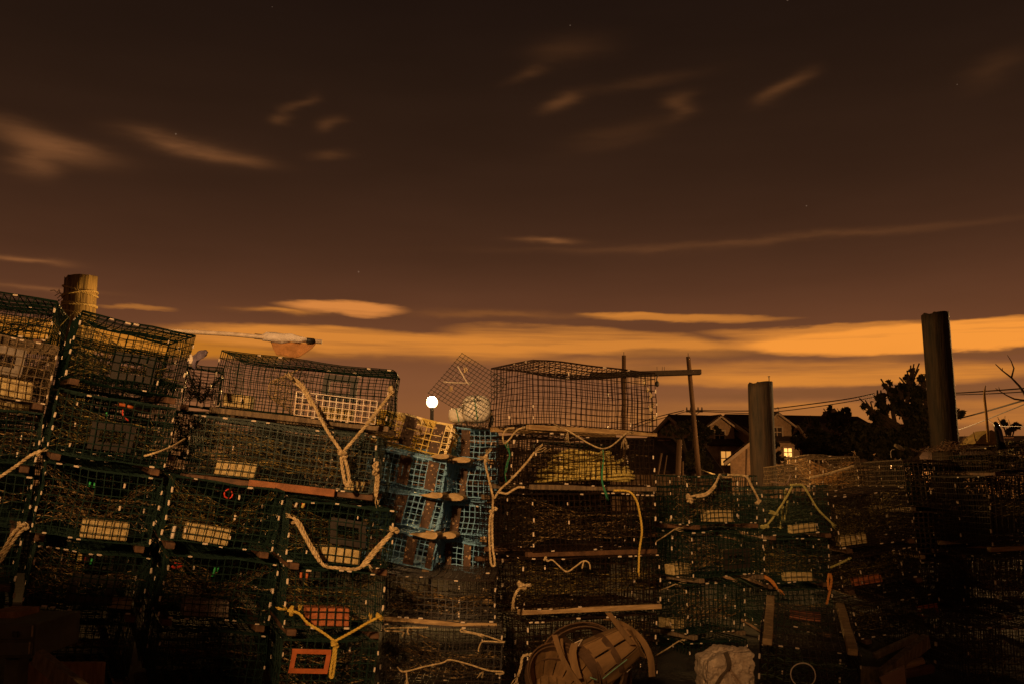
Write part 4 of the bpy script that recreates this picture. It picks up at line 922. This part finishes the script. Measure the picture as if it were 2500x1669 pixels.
# ------------------------------------------------------------------ lamp seen between the traps
LP = P(1055, 981, 9.8)
t = thing('dock_lamp', 'bright glaring lamp on a post seen between the traps', 'lamp', loc=(LP.x, LP.y, 0))
mb = MB(); mb.tube([(0, 0, 0), (0, 0, LP.z-.08)], .018, 12, rot=0); mb.tube([(0, 0, LP.z-.08), (0, 0, LP.z-.045)], .02, 12); mb.build('post', MATS['dark iron'], t)
mb = MB(); sphereish(mb, (0, 0, LP.z), .056); mb.build('globe', mat('lit lamp globe', (1, .8, .5), .5, 0, emit=(1, .74, .36), estr=5), t, smooth=True)
ld = bpy.data.lights.new('dock_lamp_light', 'POINT'); ld.energy = 520; ld.color = (1, .55, .16); ld.shadow_soft_size = .05
lo = bpy.data.objects.new('bulb_light', ld); C.objects.link(lo); lo.parent = t; lo.location = (0, 0, LP.z+.14)
def added_lamp(label, x, y, z, W_, colr, spot=None, rad=.12):  # unseen lamp with post and shade, added for its light
    t = thing('added_lamp', label, 'lamp', loc=(x, y, 0)); mb = MB()
    mb.tube([(0, .35, 0), (0, .35, z+.2)], .07, 12); mb.tube([(0, .35, z+.2), (0, 0, z+.25)], .03, 8); mb.build('post', MATS['dark iron'], t)
    mb = MB(); mb.tube([(0, 0, z+.16), (0, 0, z+.3)], [.3, .06], 16); mb.build('shade', MATS['dark iron'], t)
    ld = bpy.data.lights.new('added_lamp_light', 'SPOT' if spot else 'POINT'); ld.energy = W_; ld.color = colr; ld.shadow_soft_size = rad
    lo = bpy.data.objects.new('bulb_light', ld); C.objects.link(lo); lo.parent = t; lo.location = (0, 0, z)
    if spot:
        tgt, ang, bl = spot; ld.spot_size = R(ang); ld.spot_blend = bl
        lo.rotation_euler = (Vector(tgt)-Vector((x, y, z))).to_track_quat('-Z', 'Y').to_euler()
    return t
added_lamp('assumed floodlight on a post added behind the camera', -2.6, -9.0, 5.2, 12500, (1, .54, .20), spot=((-.8, 5.5, 2.38), 25.5, .85), rad=.3)  # assumed lamp, added as the warm key light on the trap fronts
added_lamp('assumed street lamp added beyond the right edge of the picture', 12.5, 18, 4.2, 3000, (1, .52, .17))  # assumed lamp out of view, added to rim the pilings from the right
added_lamp('low lamp added unseen behind the hedges to light the house fronts', 19, 50, 2.3, 3000, (1, .5, .16))  # hidden lamp added to brighten the house walls
# ------------------------------------------------------------------ ground and far setting
mb = MB(); n = 60
def gz(x, y): return (.03*noise.noise(Vector((x*.7, y*.7, 0))) if abs(x) < 14 and y < 16 else 0)-.03
xs = [-700, -300, -120, -50, -25, -14]+[-13+.5*i for i in range(53)]+[14, 25, 50, 120, 300, 700]
ys = [-200, -60, -25, -12]+[-4+.5*i for i in range(41)]+[18, 24, 40, 70, 150, 400, 900]
for y in ys:
    for x in xs: mb.v.append(Vector((x, y, gz(x, y))))
for j in range(len(ys)-1):
    for i in range(len(xs)-1):
        a = j*len(xs)+i; mb.f.append([a, a+1, a+1+len(xs), a+len(xs)])
tag(mb.build('ground', mat('gravelly asphalt', (.012, .009, .006), .95, .5, 6, base2=(.026, .018, .012), bump=.8, bscale=50)), kind='structure')
# pallets under the stacks
PAL = mat('pallet wood', (.14, .09, .05), .85, .4, 12, bump=.5)
def pallet(label, x, y, w_, l_, h_, rz):
    t = thing('pallet', label, 'pallet', loc=(x, y, 0), group='pallets under the trap stacks'); t.rotation_euler = (0, 0, rz)
    for k in range(3):
        mb = MB(); mb.box(-w_/2, w_/2, -l_/2+k*(l_-.1)/2, -l_/2+k*(l_-.1)/2+.1, 0, h_-.04); mb.build('bearer', PAL, t)
    for k in range(7):
        mb = MB(); x0 = -w_/2+k*(w_-.1)/6; mb.box(x0, x0+.1, -l_/2, l_/2, h_-.038, h_-.015); mb.build('slat', PAL, t)
for i, (lb, keys) in enumerate((('pallet beneath the leftmost full stack', 'L5'), ('pallet beneath the unlit dark trap', 'C3'), ('pallet beneath the trap with the orange vent frame', 'D3'), ('pallet beneath the wide bottom trap with cream cords', 'G1'),
                 ('pallet beneath the corner-on black stack', 'R5'), ('pallet beneath the traps by the white foam block', 'S4'), ('pallet beneath the bottom right corner trap', 'Q3'))):
    o, W, L, H, Mx = TRAPS[keys]; p = Mx @ Vector((W/2, L/2, 0)); h = p.z-.06
    if h > .07: pallet(lb, p.x, p.y, W*1.05, L*1.05, h, Mx.to_euler().z)
# hidden supports are unnecessary for the back rows: each stands on lower traps
# ------------------------------------------------------------------ houses
SHING = mat('dark roof shingles', (.05, .028, .02), .9, .4, 6, bump=.5, bscale=14)
WALLM = mat('tan shingled wall', (.30, .19, .11), .85, .25, 4, bump=.4, bscale=18)
TRIM = mat('pale house trim', (.40, .29, .20), .7, .1, 8)
GLASS = mat('dark window glass', (.02, .015, .012), .1, .1)
LITW = mat('lit window', (1, .7, .3), .5, 0, emit=(1, .42, .08), estr=.7)
LITH = mat('brightly lit window', (1, .8, .4), .5, 0, emit=(1, .50, .13), estr=1.6)
def window(parent, c, ax, up, w_, h_, nrm, lit=None, cols=2, rows=2):
    m = MB(); c = Vector(c)
    for s_ in (-1, 1): m.quadbox(c+ax*s_*(w_/2+.04)+nrm*.03, ax*.05, up*(h_/2+.09), nrm*.04); m.quadbox(c+up*s_*(h_/2+.045)+nrm*.03, ax*(w_/2-.011), up*.044, nrm*.04)
    for i in range(1, cols): m.quadbox(c+ax*(-w_/2+w_*i/cols)+nrm*.025, ax*.025, up*h_/2, nrm*.02)
    for i in range(1, rows): m.quadbox(c+up*(-h_/2+h_*i/rows)+nrm*.025, ax*w_/2, up*.025, nrm*.015)
    fr = m.build('window', TRIM, parent)
    m = MB(); m.quadbox(c+nrm*.008, ax*w_/2, up*h_/2, nrm*.006); m.build('pane', lit or GLASS, fr)
def house(label, px, py, d, W_, D_, hw, hr, rz, dormers=(), wins=(), gable_front=False, base=0, walls=None):
    o = P(px, py, d); t = thing('house', label, 'house', loc=(o.x, d, base)); t.rotation_euler = (0, 0, rz)
    m = MB(); y0, y1 = -D_/2, D_/2
    # walls with gables at the two x ends; ridge along x
    m.prism([(-W_/2, y0, 0), (-W_/2, y0, hw), (-W_/2, 0, hr-.1), (-W_/2, y1, hw), (-W_/2, y1, 0)], (W_, 0, 0)); m.build('wall', walls or WALLM, t)
    m = MB(); sl = (hr-hw)/(D_/2)
    for s_ in (-1, 1):
        a = Vector((0, s_*(D_/2+.35), hw-.35*sl)); b = Vector((0, 0, hr)); nn = Vector((0, s_*sl, 1)).normalized()*.12
        m.prism([Vector((-W_/2-.35, 0, 0))+a, Vector((W_/2+.35, 0, 0))+a, Vector((W_/2+.35, 0, 0))+b, Vector((-W_/2-.35, 0, 0))+b], nn)
    rf = m.build('roof', SHING, t)
    for s_ in (-1, 1):      # pale rake boards
        m = MB()
        for q in (-1, 1):
            a = Vector((s_*(W_/2+.37), q*(D_/2+.35), hw-.35*sl-.08)); b = Vector((s_*(W_/2+.37), 0, hr-.08)); m.tube([a, b], .12, 4)
        m.build('rake_board', TRIM, t)
    for (dx, dw, dh, lit) in dormers:
        m = MB(); yb = y0+.5; z0 = hw+.1; m.prism([(dx-dw/2, yb, z0), (dx+dw/2, yb, z0), (dx+dw/2, yb, z0+dh), (dx, yb, z0+dh+dw*.33), (dx-dw/2, yb, z0+dh)], (0, min(3.2, D_/2-.3), 0))
        dm = m.build('dormer', walls or WALLM, t)
        m = MB()
        for q in (-1, 1):
            a = Vector((dx+q*(dw/2+.3), yb-.25, z0+dh-.2)); b = Vector((dx, yb-.25, z0+dh+dw*.33+.03)); m.prism([a, b, b+Vector((0, 0, .12)), a+Vector((0, 0, .12))], (0, min(3.4, D_/2-.1), 0))
        m.build('dormer_roof', SHING, dm)
        m = MB()
        for q in (-1, 1):
            a = Vector((dx+q*(dw/2+.3), yb-.3, z0+dh-.22)); b = Vector((dx, yb-.3, z0+dh+dw*.33)); m.tube([a, b], .07, 4)
        m.build('dormer_trim', TRIM, dm)
        window(t, (dx, yb-.01, z0+dh*.5), Vector((1, 0, 0)), Vector((0, 0, 1)), dw*.32, dh*.6, Vector((0, -1, 0)), lit)
    for (wx, wz, ww, wh, lit, side) in wins:
        if side == 'f': window(t, (wx, y0-.01, wz), Vector((1, 0, 0)), Vector((0, 0, 1)), ww, wh, Vector((0, -1, 0)), lit)
        else: window(t, (W_/2+.01, wx, wz), Vector((0, 1, 0)), Vector((0, 0, 1)), ww, wh, Vector((1, 0, 0)), lit)
    m = MB(); m.box(W_*.2-.3, W_*.2+.3, -.35, .35, hr-.6, hr+.7 if gable_front else hr+.02); m.build('chimney', mat('chimney brick', (.16, .08, .05), .9), rf)
    return t
hz = 1.1
house('house with a gabled dormer and a warmly lit window left of the short piling', 1775, 1150, 68, 8.0, 9, 3.6, 5.6, R(20), dormers=[(-3.0, 2.2, .9, None)], wins=[(-2.9, 2.7, .75, .85, LITW, 'f')])
house('low gabled wing in front of the house left of the short piling', 1842, 1150, 60, 3.0, 2.8, 2.6, 3.7, R(78), wins=[(.3, 1.9, .5, .8, None, 'f')])
house('house with a dormer and the brightest lit window right of the short piling', 1940, 1150, 66, 9, 9, 3.7, 5.5, R(14), dormers=[(-3.4, 2.0, .9, None)], wins=[(-3.0, 3.0, .55, .5, LITH, 'f'), (-3.0, 2.3, .26, .55, LITW, 'f')])
house('dark low roofed house beyond the bushes left of the tall piling', 2135, 1150, 62, 9, 8, 2.2, 4.7, R(8), dormers=[(-2.5, 1.5, .8, None)])
house('low dark house right of the tall piling', 2385, 1150, 55, 8, 7, 2.0, 3.6, R(-12), dormers=[(2.2, 1.6, .7, None)])
house('garage with a dark roof left of the leaning post', 1572, 1150, 45, 4.4, 6, 1.7, 3.05, R(6), wins=[(1.0, 1.3, .8, .6, None, 'f')])
house('far house roof peeping over the bushes in the gap before the tall piling', 2030, 1140, 80, 4, 6, 3.2, 6.9, R(80))
# ------------------------------------------------------------------ trees and bushes
LEAF = mat('dark night foliage', (.050, .045, .018), .8, .5, 3, base2=(.09, .075, .03))
def tree(name, label, cat, blobs, d, leaf, n, trunk=None, seed=1, group=None, depth=.6, tr=.12):
    """blobs: (px,py,rx,ry) crown clumps in photo pixels at distance d"""
    rr = random.Random(seed); sc = d/F
    bx = sum(b[0] for b in blobs)/len(blobs); tx = trunk if trunk else bx
    base = P(tx, 1150, d); base.z = 0
    t = thing(name, label, cat, loc=base, group=group)
    area = sum(b[2]*b[3] for b in blobs); m = MB()
    for (x, y, rx, ry) in blobs:
        k = int(n*rx*ry/area); c = P(x, y, d)-base
        # sub clumps
        subs = []
        for _ in range(max(5, int(rx*ry/55))):
            while True:
                q = Vector((rr.uniform(-1, 1), rr.uniform(-1, 1), rr.uniform(-1, 1)))
                if q.length < 1: break
            q = q*(.45+.55*q.length) if q.length > .1 else q
            subs.append((c+Vector((q.x*rx*sc, q.y*rx*sc*depth, q.z*ry*sc)), rr.uniform(.16, .36)*min(rx, ry)*sc))
        for _ in range(k):
            s_, r_ = rr.choice(subs); g_ = Vector((rr.gauss(0, .55), rr.gauss(0, .55), rr.gauss(0, .45)))*r_
            p = s_+g_; a = Vector((rr.uniform(-1, 1), rr.uniform(-1, 1), rr.uniform(-1, 1))).normalized()*leaf*rr.uniform(.6, 1.2)
            b = a.orthogonal().normalized()*a.length*.5; b = Matrix.Rotation(rr.uniform(0, 6.28), 3, a.normalized()) @ b
            i = len(m.v); m.v += [p-a, p+b, p+a, p-b]; m.f.append([i, i+1, i+2, i+3])
    m.build('crown', LEAF, t)
    m = MB(); top = max(b[1] for b in blobs)
    cx = [(P(b[0], b[1], d)-base) for b in blobs]; fork = Vector((0, 0, min(c.z for c in cx)*.6))
    m.tube([Vector((0, 0, 0)), fork*.5+Vector((tr*.3, 0, 0)), fork], [tr, tr*.8, tr*.65], 9)
    for c in cx:
        mid = fork.lerp(c, .5)+Vector((rr.uniform(-1, 1), 0, rr.uniform(0, 1)))*tr*1.5
        m.tube(cr_spline([fork, mid, c], .4), tr*.35, 6)
        for _ in range(5):
            e = c+Vector((rr.uniform(-1, 1)*.8, rr.uniform(-1, 1)*.4, rr.uniform(-.3, 1)*.8))*max(.3, 22*sc); m.tube([mid.lerp(c, .6), e], tr*.12, 4)
    m.build('trunk', BARK, t)
tree('leafy_tree', 'spreading flat topped tree behind the leaning post', 'tree', [(1645,1040,28,14),(1680,1028,26,12),(1700,1045,36,20),(1735,1052,26,14),(1630,1055,18,8),(1665,1060,26,16),(1710,1068,28,14)], 42, .10, 3600, trunk=1690, seed=1)
tree('shrub', 'rounded dark shrub in front of the house with the warmly lit window', 'bush', [(1708,1112,24,24),(1728,1132,16,12),(1688,1120,24,20)], 40, .11, 4200, seed=2)
tree('leafy_tree', 'big ragged tree behind the tall piling', 'tree', [(2215,920,14,12),(2228,903,8,6),(2195,950,26,24),(2235,960,34,34),(2160,938,14,10),(2180,985,40,28),(2232,1010,44,36),(2150,1020,34,22),(2325,990,18,20),(2340,1008,22,10),(2300,960,22,24),(2288,1010,40,30),(2112,985,11,12),(2125,1003,20,10),(2250,925,12,16)], 38, .115, 8200, trunk=2235, seed=3, tr=.25)
tree('shrub', 'dark pointed bush among the roofs left of the utility pole', 'bush', [(2026,1003,6,14),(2042,1012,14,12),(2062,1008,16,14),(2030,1030,26,20),(2065,1035,26,22)], 46, .11, 4200, seed=4)
tree('shrub', 'broad black bush behind the green traps right of the brightest window', 'bush', [(1975,1030,20,14),(1990,1060,30,30),(2010,1095,42,34),(1960,1085,24,26),(2050,1080,36,34)], 44, .12, 7500, seed=5)
tree('shrub', 'wide black hedge mass at the foot of the big ragged tree', 'bush', [(2100,1060,40,34),(2160,1070,46,34),(2220,1065,40,34),(2280,1065,40,30),(2110,1100,50,26),(2190,1100,50,26)], 36, .12, 9000, seed=6)
tree('shrub', 'small bush left of the brightest lit window', 'bush', [(1915,1122,7,7),(1893,1110,12,22),(1890,1085,10,12),(1880,1125,16,14)], 42, .09, 2200, seed=7)
tree('leafy_tree', 'small distant round tree beside the shiny black rubber object', 'tree', [(2447,1030,9,12),(2478,1040,16,16),(2465,1052,16,10)], 60, .13, 1800, trunk=2468, seed=8)
tree('shrub', 'dark bush mound at the right edge behind the dead branches', 'bush', [(2480,1085,36,18),(2440,1092,26,12),(2520,1082,26,20)], 50, .12, 3500, seed=9)
mb = MB(); d = 34
for k in range(5600):
    rr = RR; x = rr.uniform(4.5, 19); z = rr.random()**1.4*(.75+.35*noise.noise(Vector((x*.8, 0, 0)))); y = d+rr.uniform(-.7, .7)
    a = Vector((rr.uniform(-1, 1), rr.uniform(-1, 1), rr.uniform(-1, 1))).normalized()*.10; b = a.orthogonal()*.6; p = Vector((x, y, z)); i = len(mb.v)
    mb.v += [p-a, p+b, p+a, p-b]; mb.f.append([i, i+1, i+2, i+3])
tag(mb.build('undergrowth', LEAF), 'low dark undergrowth running along below the houses', 'undergrowth', kind='stuff')
# ------------------------------------------------------------------ utility poles and wires
def upole(label, x, ytop, ycross, w_, d, arm):
    b = P(x, ytop, d); t = thing('utility_pole', label, 'utility pole', loc=(b.x, d, 0)); m = MB(); m.tube([(0, 0, 0), (0, 0, b.z)], [w_*1.2, w_], 10); m.build('shaft', POST, t, smooth=True)
    z = P(x, ycross, d).z; a = arm/2/F*d; m = MB(); m.box(-a, a, -w_-.1, -w_-.002, z-.07, z+.07); m.build('crossarm', MATS['black brown timber'], t)
    for q in (-.92, -.45, .45, .92): m = MB(); m.tube([(a*q, -w_-.05, z+.07), (a*q, -w_-.05, z+.24)], [.05, .03], 8); m.build('insulator', MATS['dark iron'], t)
    for q in (-1, 1): m = MB(); m.tube([(q*a*.6, -w_-.05, z-.07), (0, -w_-.05, z-a*.55)], .025, 4); m.build('brace', MATS['dark iron'], t)
upole('distant utility pole hidden by the leaning post', 1694, 998, 1003, .10, 60, 40)
upole('utility pole with a crossarm standing in the big ragged tree', 2155, 958, 965, .13, 45, 36)
def wire(label, pts, r):
    mb = MB(); s0 = P(*pts[0]); mb.tube(cr_spline([P(*q)-s0 for q in pts], 1.0), r, 5); o = mb.build('power_line', mat('power cable', (.03, .02, .015), .6)); o.location = s0; tag(o, label, 'cable', 'overhead power lines')
wire('upper power line from the distant pole to the pole in the tree', [(1712,1001,60),(1825,1002,56),(1885,997,54),(2005,982,50),(2080,971,47),(2134,960,45)], .028)
wire('lower power line from the distant pole to the pole in the tree', [(1707,1003,60),(1825,1008,56),(1885,1005,54),(2005,990,50),(2134,969,45)], .022)
wire('upper power line left of the distant pole, meeting the black trap', [(1540,1038,66),(1602,1017,62),(1669,1001,60)], .028)
wire('lower power line left of the distant pole, meeting the black trap', [(1540,1046,66),(1602,1024,62),(1676,1003,60)], .022)
wire('upper power line running off the right edge from behind the tall piling', [(2168,961,45),(2320,959,40),(2420,953,36),(2540,944,32)], .024)
wire('lower power line running off the right edge from behind the tall piling', [(2168,966,45),(2320,963,40),(2420,960,36),(2540,953,32)], .018)
wire('power line rising to the right edge across the bleached stick', [(2180,1058,44),(2318,1026,38),(2400,1005,34),(2500,976,28),(2560,960,26)], .026)
wire('faint power line rising beneath the others at the far right', [(2340,1048,44),(2380,1034,40),(2500,986,30),(2560,965,26)], .018)
wire('faint power line falling to the right edge beside the small round tree', [(2410,1022,44),(2440,1038,40),(2500,1040,36),(2560,1050,34)], .016)
# ------------------------------------------------------------------ baskets
SPL = mat('bushel basket splint', (.15, .08, .032), .8, .35, 9, base2=(.34, .19, .075), bump=.4, bscale=30, stretch=(1, 1, .2))
SPD = mat('stained basket hoop', (.11, .055, .024), .8, .35, 10, bump=.4)
SPSHADE = mat('basket splint with inside shade painted in', (.07, .035, .015), .85, .4, 12, base2=(.14, .07, .03), bump=.4)  # darker splint: shade inside the large basket is put into its colour
def splint(m, pts, wv, th=.004):
    """bent strip: centre line pts, width half vectors wv"""
    b = len(m.v); n = len(pts)
    for i, p in enumerate(pts):
        t_ = (pts[min(i+1, n-1)]-pts[max(i-1, 0)]).normalized(); w_ = wv[i] if isinstance(wv, list) else wv
        nn = t_.cross(w_).normalized()*th/2
        m.v += [p-w_-nn, p+w_-nn, p+w_+nn, p-w_+nn]
    for i in range(n-1):
        for k in range(4): k2 = (k+1) % 4; m.f.append([b+i*4+k, b+i*4+k2, b+i*4+4+k2, b+i*4+4+k])
    m.f.append([b, b+1, b+2, b+3][::-1]); m.f.append([b+4*(n-1)+k for k in range(4)])
def basket(label, c, r, h, mtx, seed, missing=(), n=14, floor=True, loose=(), sm=None):
    rr = random.Random(seed); t = thing('bushel_basket', label, 'basket', mtx=Matrix.Translation(c) @ mtx)
    m = MB()
    for i in range(n):
        if i in missing: continue
        a = 2*math.pi*i/n; br = rr.uniform(.0, .1) if i % 3 else rr.uniform(0, .02)
        tv = Vector((-math.sin(a), math.cos(a), 0)); pts = []
        for k in range(8):
            q = k/7*(1-br if i not in loose else 1); rad = r*(.62+.38*q**.8)*(1+(.25*q*q if i in loose else 0)); pts.append(Vector((math.cos(a)*rad, math.sin(a)*rad, h*q)))
        splint(m, pts, [tv*(math.pi*(.62+.38*(k/7))*r/n*.93) for k in range(8)])
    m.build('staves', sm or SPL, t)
    for z, rad, w_ in ((.97, 1.03, .022), (.92, .965, .018), (.5, .87, .014)):
        m = MB(); pts = [Vector((math.cos(a)*r*rad, math.sin(a)*r*rad*(1+.02*math.sin(3*a)), h*z)) for a in [2*math.pi*i/40 for i in range(41)]]
        splint(m, pts, Vector((0, 0, w_)), .006); m.build('hoop', SPD, t)
    if floor:
        m = MB()
        for k in range(5):
            x = (k-2)*r*.24; L_ = math.sqrt(max(.01, (r*.6)**2-x*x)); m.box(x-r*.11, x+r*.11, -L_, L_, .004+.002*(k % 2), .008+.002*(k % 2))
        m.build('base_slats', SPL, t)
    m = MB(); m.tube([(r*1.04, -.03, h*.95), (r*1.08, 0, h*.8), (r*1.04, .03, h*.95)], .0022, 5); m.build('wire_handle', CLIP, t)
    return t
c = P(1490, 1600, 4.7)
basket('large broken bushel basket at the bottom right of the black stack, opening towards the camera', c+Vector((0, .22, -.17)), .205, .33, Matrix.Rotation(R(66), 4, 'X') @ Matrix.Rotation(R(-25), 4, 'Y'), 4, missing=(5, 6), n=20, sm=SPSHADE)
basket('smaller basket nested inside the large broken one with its pale staves showing', P(1540, 1562, 4.62), .115, .25, Matrix.Rotation(R(18), 4, 'Z') @ Matrix.Rotation(R(-118), 4, 'Y'), 6, n=9, missing=(4,))
basket('low basket at the bottom edge in front of the bottom black trap', P(1350, 1700, 4.5), .155, .16, Matrix.Rotation(R(48), 4, 'X') @ Matrix.Rotation(R(14), 4, 'Y'), 7)
for lb, pts, w_, d in (('long splint standing up from the left rim of the large basket', [(1354,1548),(1362,1575),(1376,1610),(1400,1650),(1425,1680)], .011, 4.4),
    ('broken splint leaning across the top of the large basket', [(1485,1494),(1505,1520),(1524,1546),(1545,1572)], .012, 4.5),
    ('curved hoop splint arching over the top right of the large basket', [(1480,1510),(1510,1516),(1545,1537),(1572,1568),(1588,1605),(1592,1650)], .014, 4.6),
    ('short thin splint beside the long one left of the large basket', [(1371,1557),(1372,1580),(1376,1600)], .005, 4.42),
    ('pointed loose stave at the left inside of the large basket', [(1404,1568),(1398,1590),(1402,1620),(1412,1655)], .016, 4.42)):
    m = MB(); s0 = P(*pts[0], d); L_ = [P(*q, d)-s0 for q in pts]; L_ = cr_spline(L_, .03)
    splint(m, L_, Vector((w_, -.004, w_*.15))); o = m.build('basket_splint', SPL); o.location = s0; tag(o, lb, 'splint')
m = MB(); s0 = P(1472, 1655, 4.35); m.tube([P(1472,1655,4.35)-s0, P(1500,1632,4.33)-s0, P(1531,1608,4.36)-s0], .0022, 5); m.tube([P(1440,1652,4.34)-s0, P(1457,1658,4.34)-s0], .0022, 5)
o = m.build('twine_piece', mat('pale green twine', (.20, .42, .28), .7)); o.location = s0; tag(o, 'pale green twine lying in the large broken basket', 'twine')
# ------------------------------------------------------------------ foam block
s0 = P(1768, 1640, 4.9); m = MB()
import bmesh
bm = bmesh.new(); bmesh.ops.create_cube(bm, size=1); bmesh.ops.subdivide_edges(bm, edges=bm.edges[:], cuts=60, use_grid_fill=True)
for v in bm.verts:
    p = v.co.copy(); p.x *= .225; p.y *= .22; p.z *= .22
    if p.x < -.02 and p.z > 0: p.z *= 1-.36*min(1, (-.02-p.x)/.09)*(p.z/.11); p.x *= 1-.04*(p.z/.11)
    q = noise.noise(p*45)*.011+noise.noise(p*12+Vector((5, 2, 1)))*.026-abs(noise.noise(p*20+Vector((9, 2, 4))))*.022+noise.noise(p*110)*.005-.022*max(0, p.length/.11-1.15)
    cx = p.x+.03*math.sin(p.z*26)-.005; crack = math.exp(-((cx-.012)/.006)**2)*.03 if p.y < 0 else 0
    p += Vector((p.x*.3, p.y, p.z*.3)).normalized()*q; p.y += crack
    v.co = p
me = bpy.data.meshes.new('foam_block'); bm.to_mesh(me); bm.free(); me.polygons.foreach_set('use_smooth', [True]*len(me.polygons))
o = bpy.data.objects.new('foam_block', me); C.objects.link(o); o.location = s0; o.rotation_euler = (0, 0, R(6))
me.materials.append(mat('dirty white foam', (.60, .44, .32), .95, .2, 18, base2=(.80, .62, .46), bump=.8, bscale=90)); tag(o, 'cracked lump of dirty white foam between the baskets and the upturned trap', 'foam block')
m = MB(); splint(m, cr_spline([P(x, y, 4.77)-s0 for x, y in ((1771,1590),(1779,1612),(1778,1630),(1762,1648),(1750,1668))], .01), Vector((.011, 0, .003)), .003)
o2 = m.build('webbing_strap', mat('grey webbing', (.11, .075, .05), .85), None); o2.location = s0; tag(o2, 'grey strap wrapped over the cracked foam block', 'strap')
# ------------------------------------------------------------------ cabinet and boards bottom left
GREY = mat('grey green painted metal', (.10, .095, .075), .5, .25, 10, base2=(.14, .125, .10))
def pbox(nm, m_, x0, y0, x1, y1, d, thk, parent=None, org=Vector((0, 0, 0)), bev=.004, ry=0):
    a = P(x0, y1, d); b = P(x1, y0, d); mm_ = MB(); c = (a+b)/2+Vector((0, thk/2, 0)); w_ = abs(b.x-a.x)/2; h_ = abs(b.z-a.z)/2
    rx = Matrix.Rotation(R(ry), 3, 'Y'); mm_.quadbox(c-org, rx @ Vector((w_, 0, 0)), Vector((0, thk/2, 0)), rx @ Vector((0, 0, h_))); return mm_.build(nm, m_, parent, bevel=bev)
s0 = P(0, 1600, 4.0); t = thing('drawer_cabinet', 'grey two drawer cabinet at the bottom left corner', 'cabinet', loc=s0)
pbox('housing', GREY, -60, 1520, 90, 1606, 4.0, .4, t, s0)
dr = pbox('drawer', GREY, -50, 1526, 81, 1560, 3.985, .014, t, s0); pbox('handle', mat('pale edge trim', (.5, .36, .2), .4), 76, 1526, 79, 1553, 3.975, .009, dr, s0, 0)
pbox('latch', MATS['dark iron'], 29, 1541, 42, 1555, 3.972, .012, dr, s0, 0)
dr = pbox('drawer', GREY, -50, 1566, 78, 1600, 3.985, .014, t, s0); pbox('handle', MATS['pale edge trim'], 69, 1566, 72, 1595, 3.975, .009, dr, s0, 0)
pbox('leg', GREY, 4, 1608, 43, 1720, 4.05, .1, t, s0)
PLY = mat('orange brown plywood', (.36, .17, .07), .8, .4, 7, base2=(.46, .24, .11), bump=.4, bscale=60, stretch=(6, 1, 1))
def single(nm, lb, cat, m_, x0, y0, x1, y1, d, thk, ry=0):
    s0 = P((x0+x1)/2, y1, d); o = pbox(nm, m_, x0, y0, x1, y1, d, thk, None, s0, .003, ry); o.location = s0; tag(o, lb, cat); return o
single('wood_block', 'short brown wood block on top of the grey cabinet', 'wood block', PLY, -30, 1492, 41, 1515, 4.15, .2, 1)
single('plywood_sheet', 'orange brown plywood sheet at the bottom left under the slanted beam', 'plywood', PLY, 44, 1616, 252, 1700, 4.25, .03, 0)
m = MB(); s0 = P(90, 1600, 3.9); L_ = P(215, 1700, 3.75)-s0; u_ = Vector((.55, 0, .8)).normalized()
m.quadbox(L_/2, L_/2, Vector((.0, .03, 0)), L_.cross(Vector((0, 1, 0))).normalized()*.028); o = m.build('slanted_beam', WOODG, bevel=.004); o.location = s0
tag(o, 'weathered beam slanting down to the right from the grey cabinet', 'beam')
# ------------------------------------------------------------------ scrap planks bottom right
def plank(lb, a, b, wpx, d0, d1, th, m_, yaw_up=.5):
    s0 = P(*a, d0); e = P(*b, d1)-s0; m = MB(); side = e.cross(Vector((0, 1, .35))).normalized()*(wpx/2/F*d0); nn = e.cross(side).normalized()*th/2
    m.quadbox(e/2, e/2, side, nn); o = m.build('scrap_plank', m_, bevel=.004); o.location = s0; tag(o, lb, 'plank', 'scrap planks at the lower right')
plank('thick grey plank slanting up beside the upturned trap, the highest of the scrap planks', (2150,1652), (2262,1562), 34, 5.0, 5.2, .04, WOODG)
plank('grey plank lying just below and left of the highest scrap plank', (2135,1600), (2240,1552), 14, 5.3, 5.4, .03, WOODG)
plank('short pale ended plank sticking out right of the scrap heap', (2160,1640), (2255,1610), 12, 5.1, 5.1, .03, WOODN)
plank('dull brown plank at the lower right of the scrap heap', (2150,1655), (2278,1630), 18, 5.05, 5.1, .03, WOODD)
plank('grained board at the bottom edge beside the upturned trap', (2095,1650), (2210,1655), 48, 5.05, 5.05, .03, WOODG)
m = MB(); s0 = P(2170, 1660, 4.8); m.prism([P(x, y, 4.8)-s0 for x, y in ((2148,1652),(2208,1624),(2211,1660),(2216,1700),(2166,1700))], (0, .02, 0)); o = m.build('board_offcut', mat('pinkish board', (.40, .24, .17), .85, .15, 12)); o.location = s0
tag(o, 'pinkish five sided board offcut in front of the scrap planks', 'board')

bpy.context.view_layer.update()
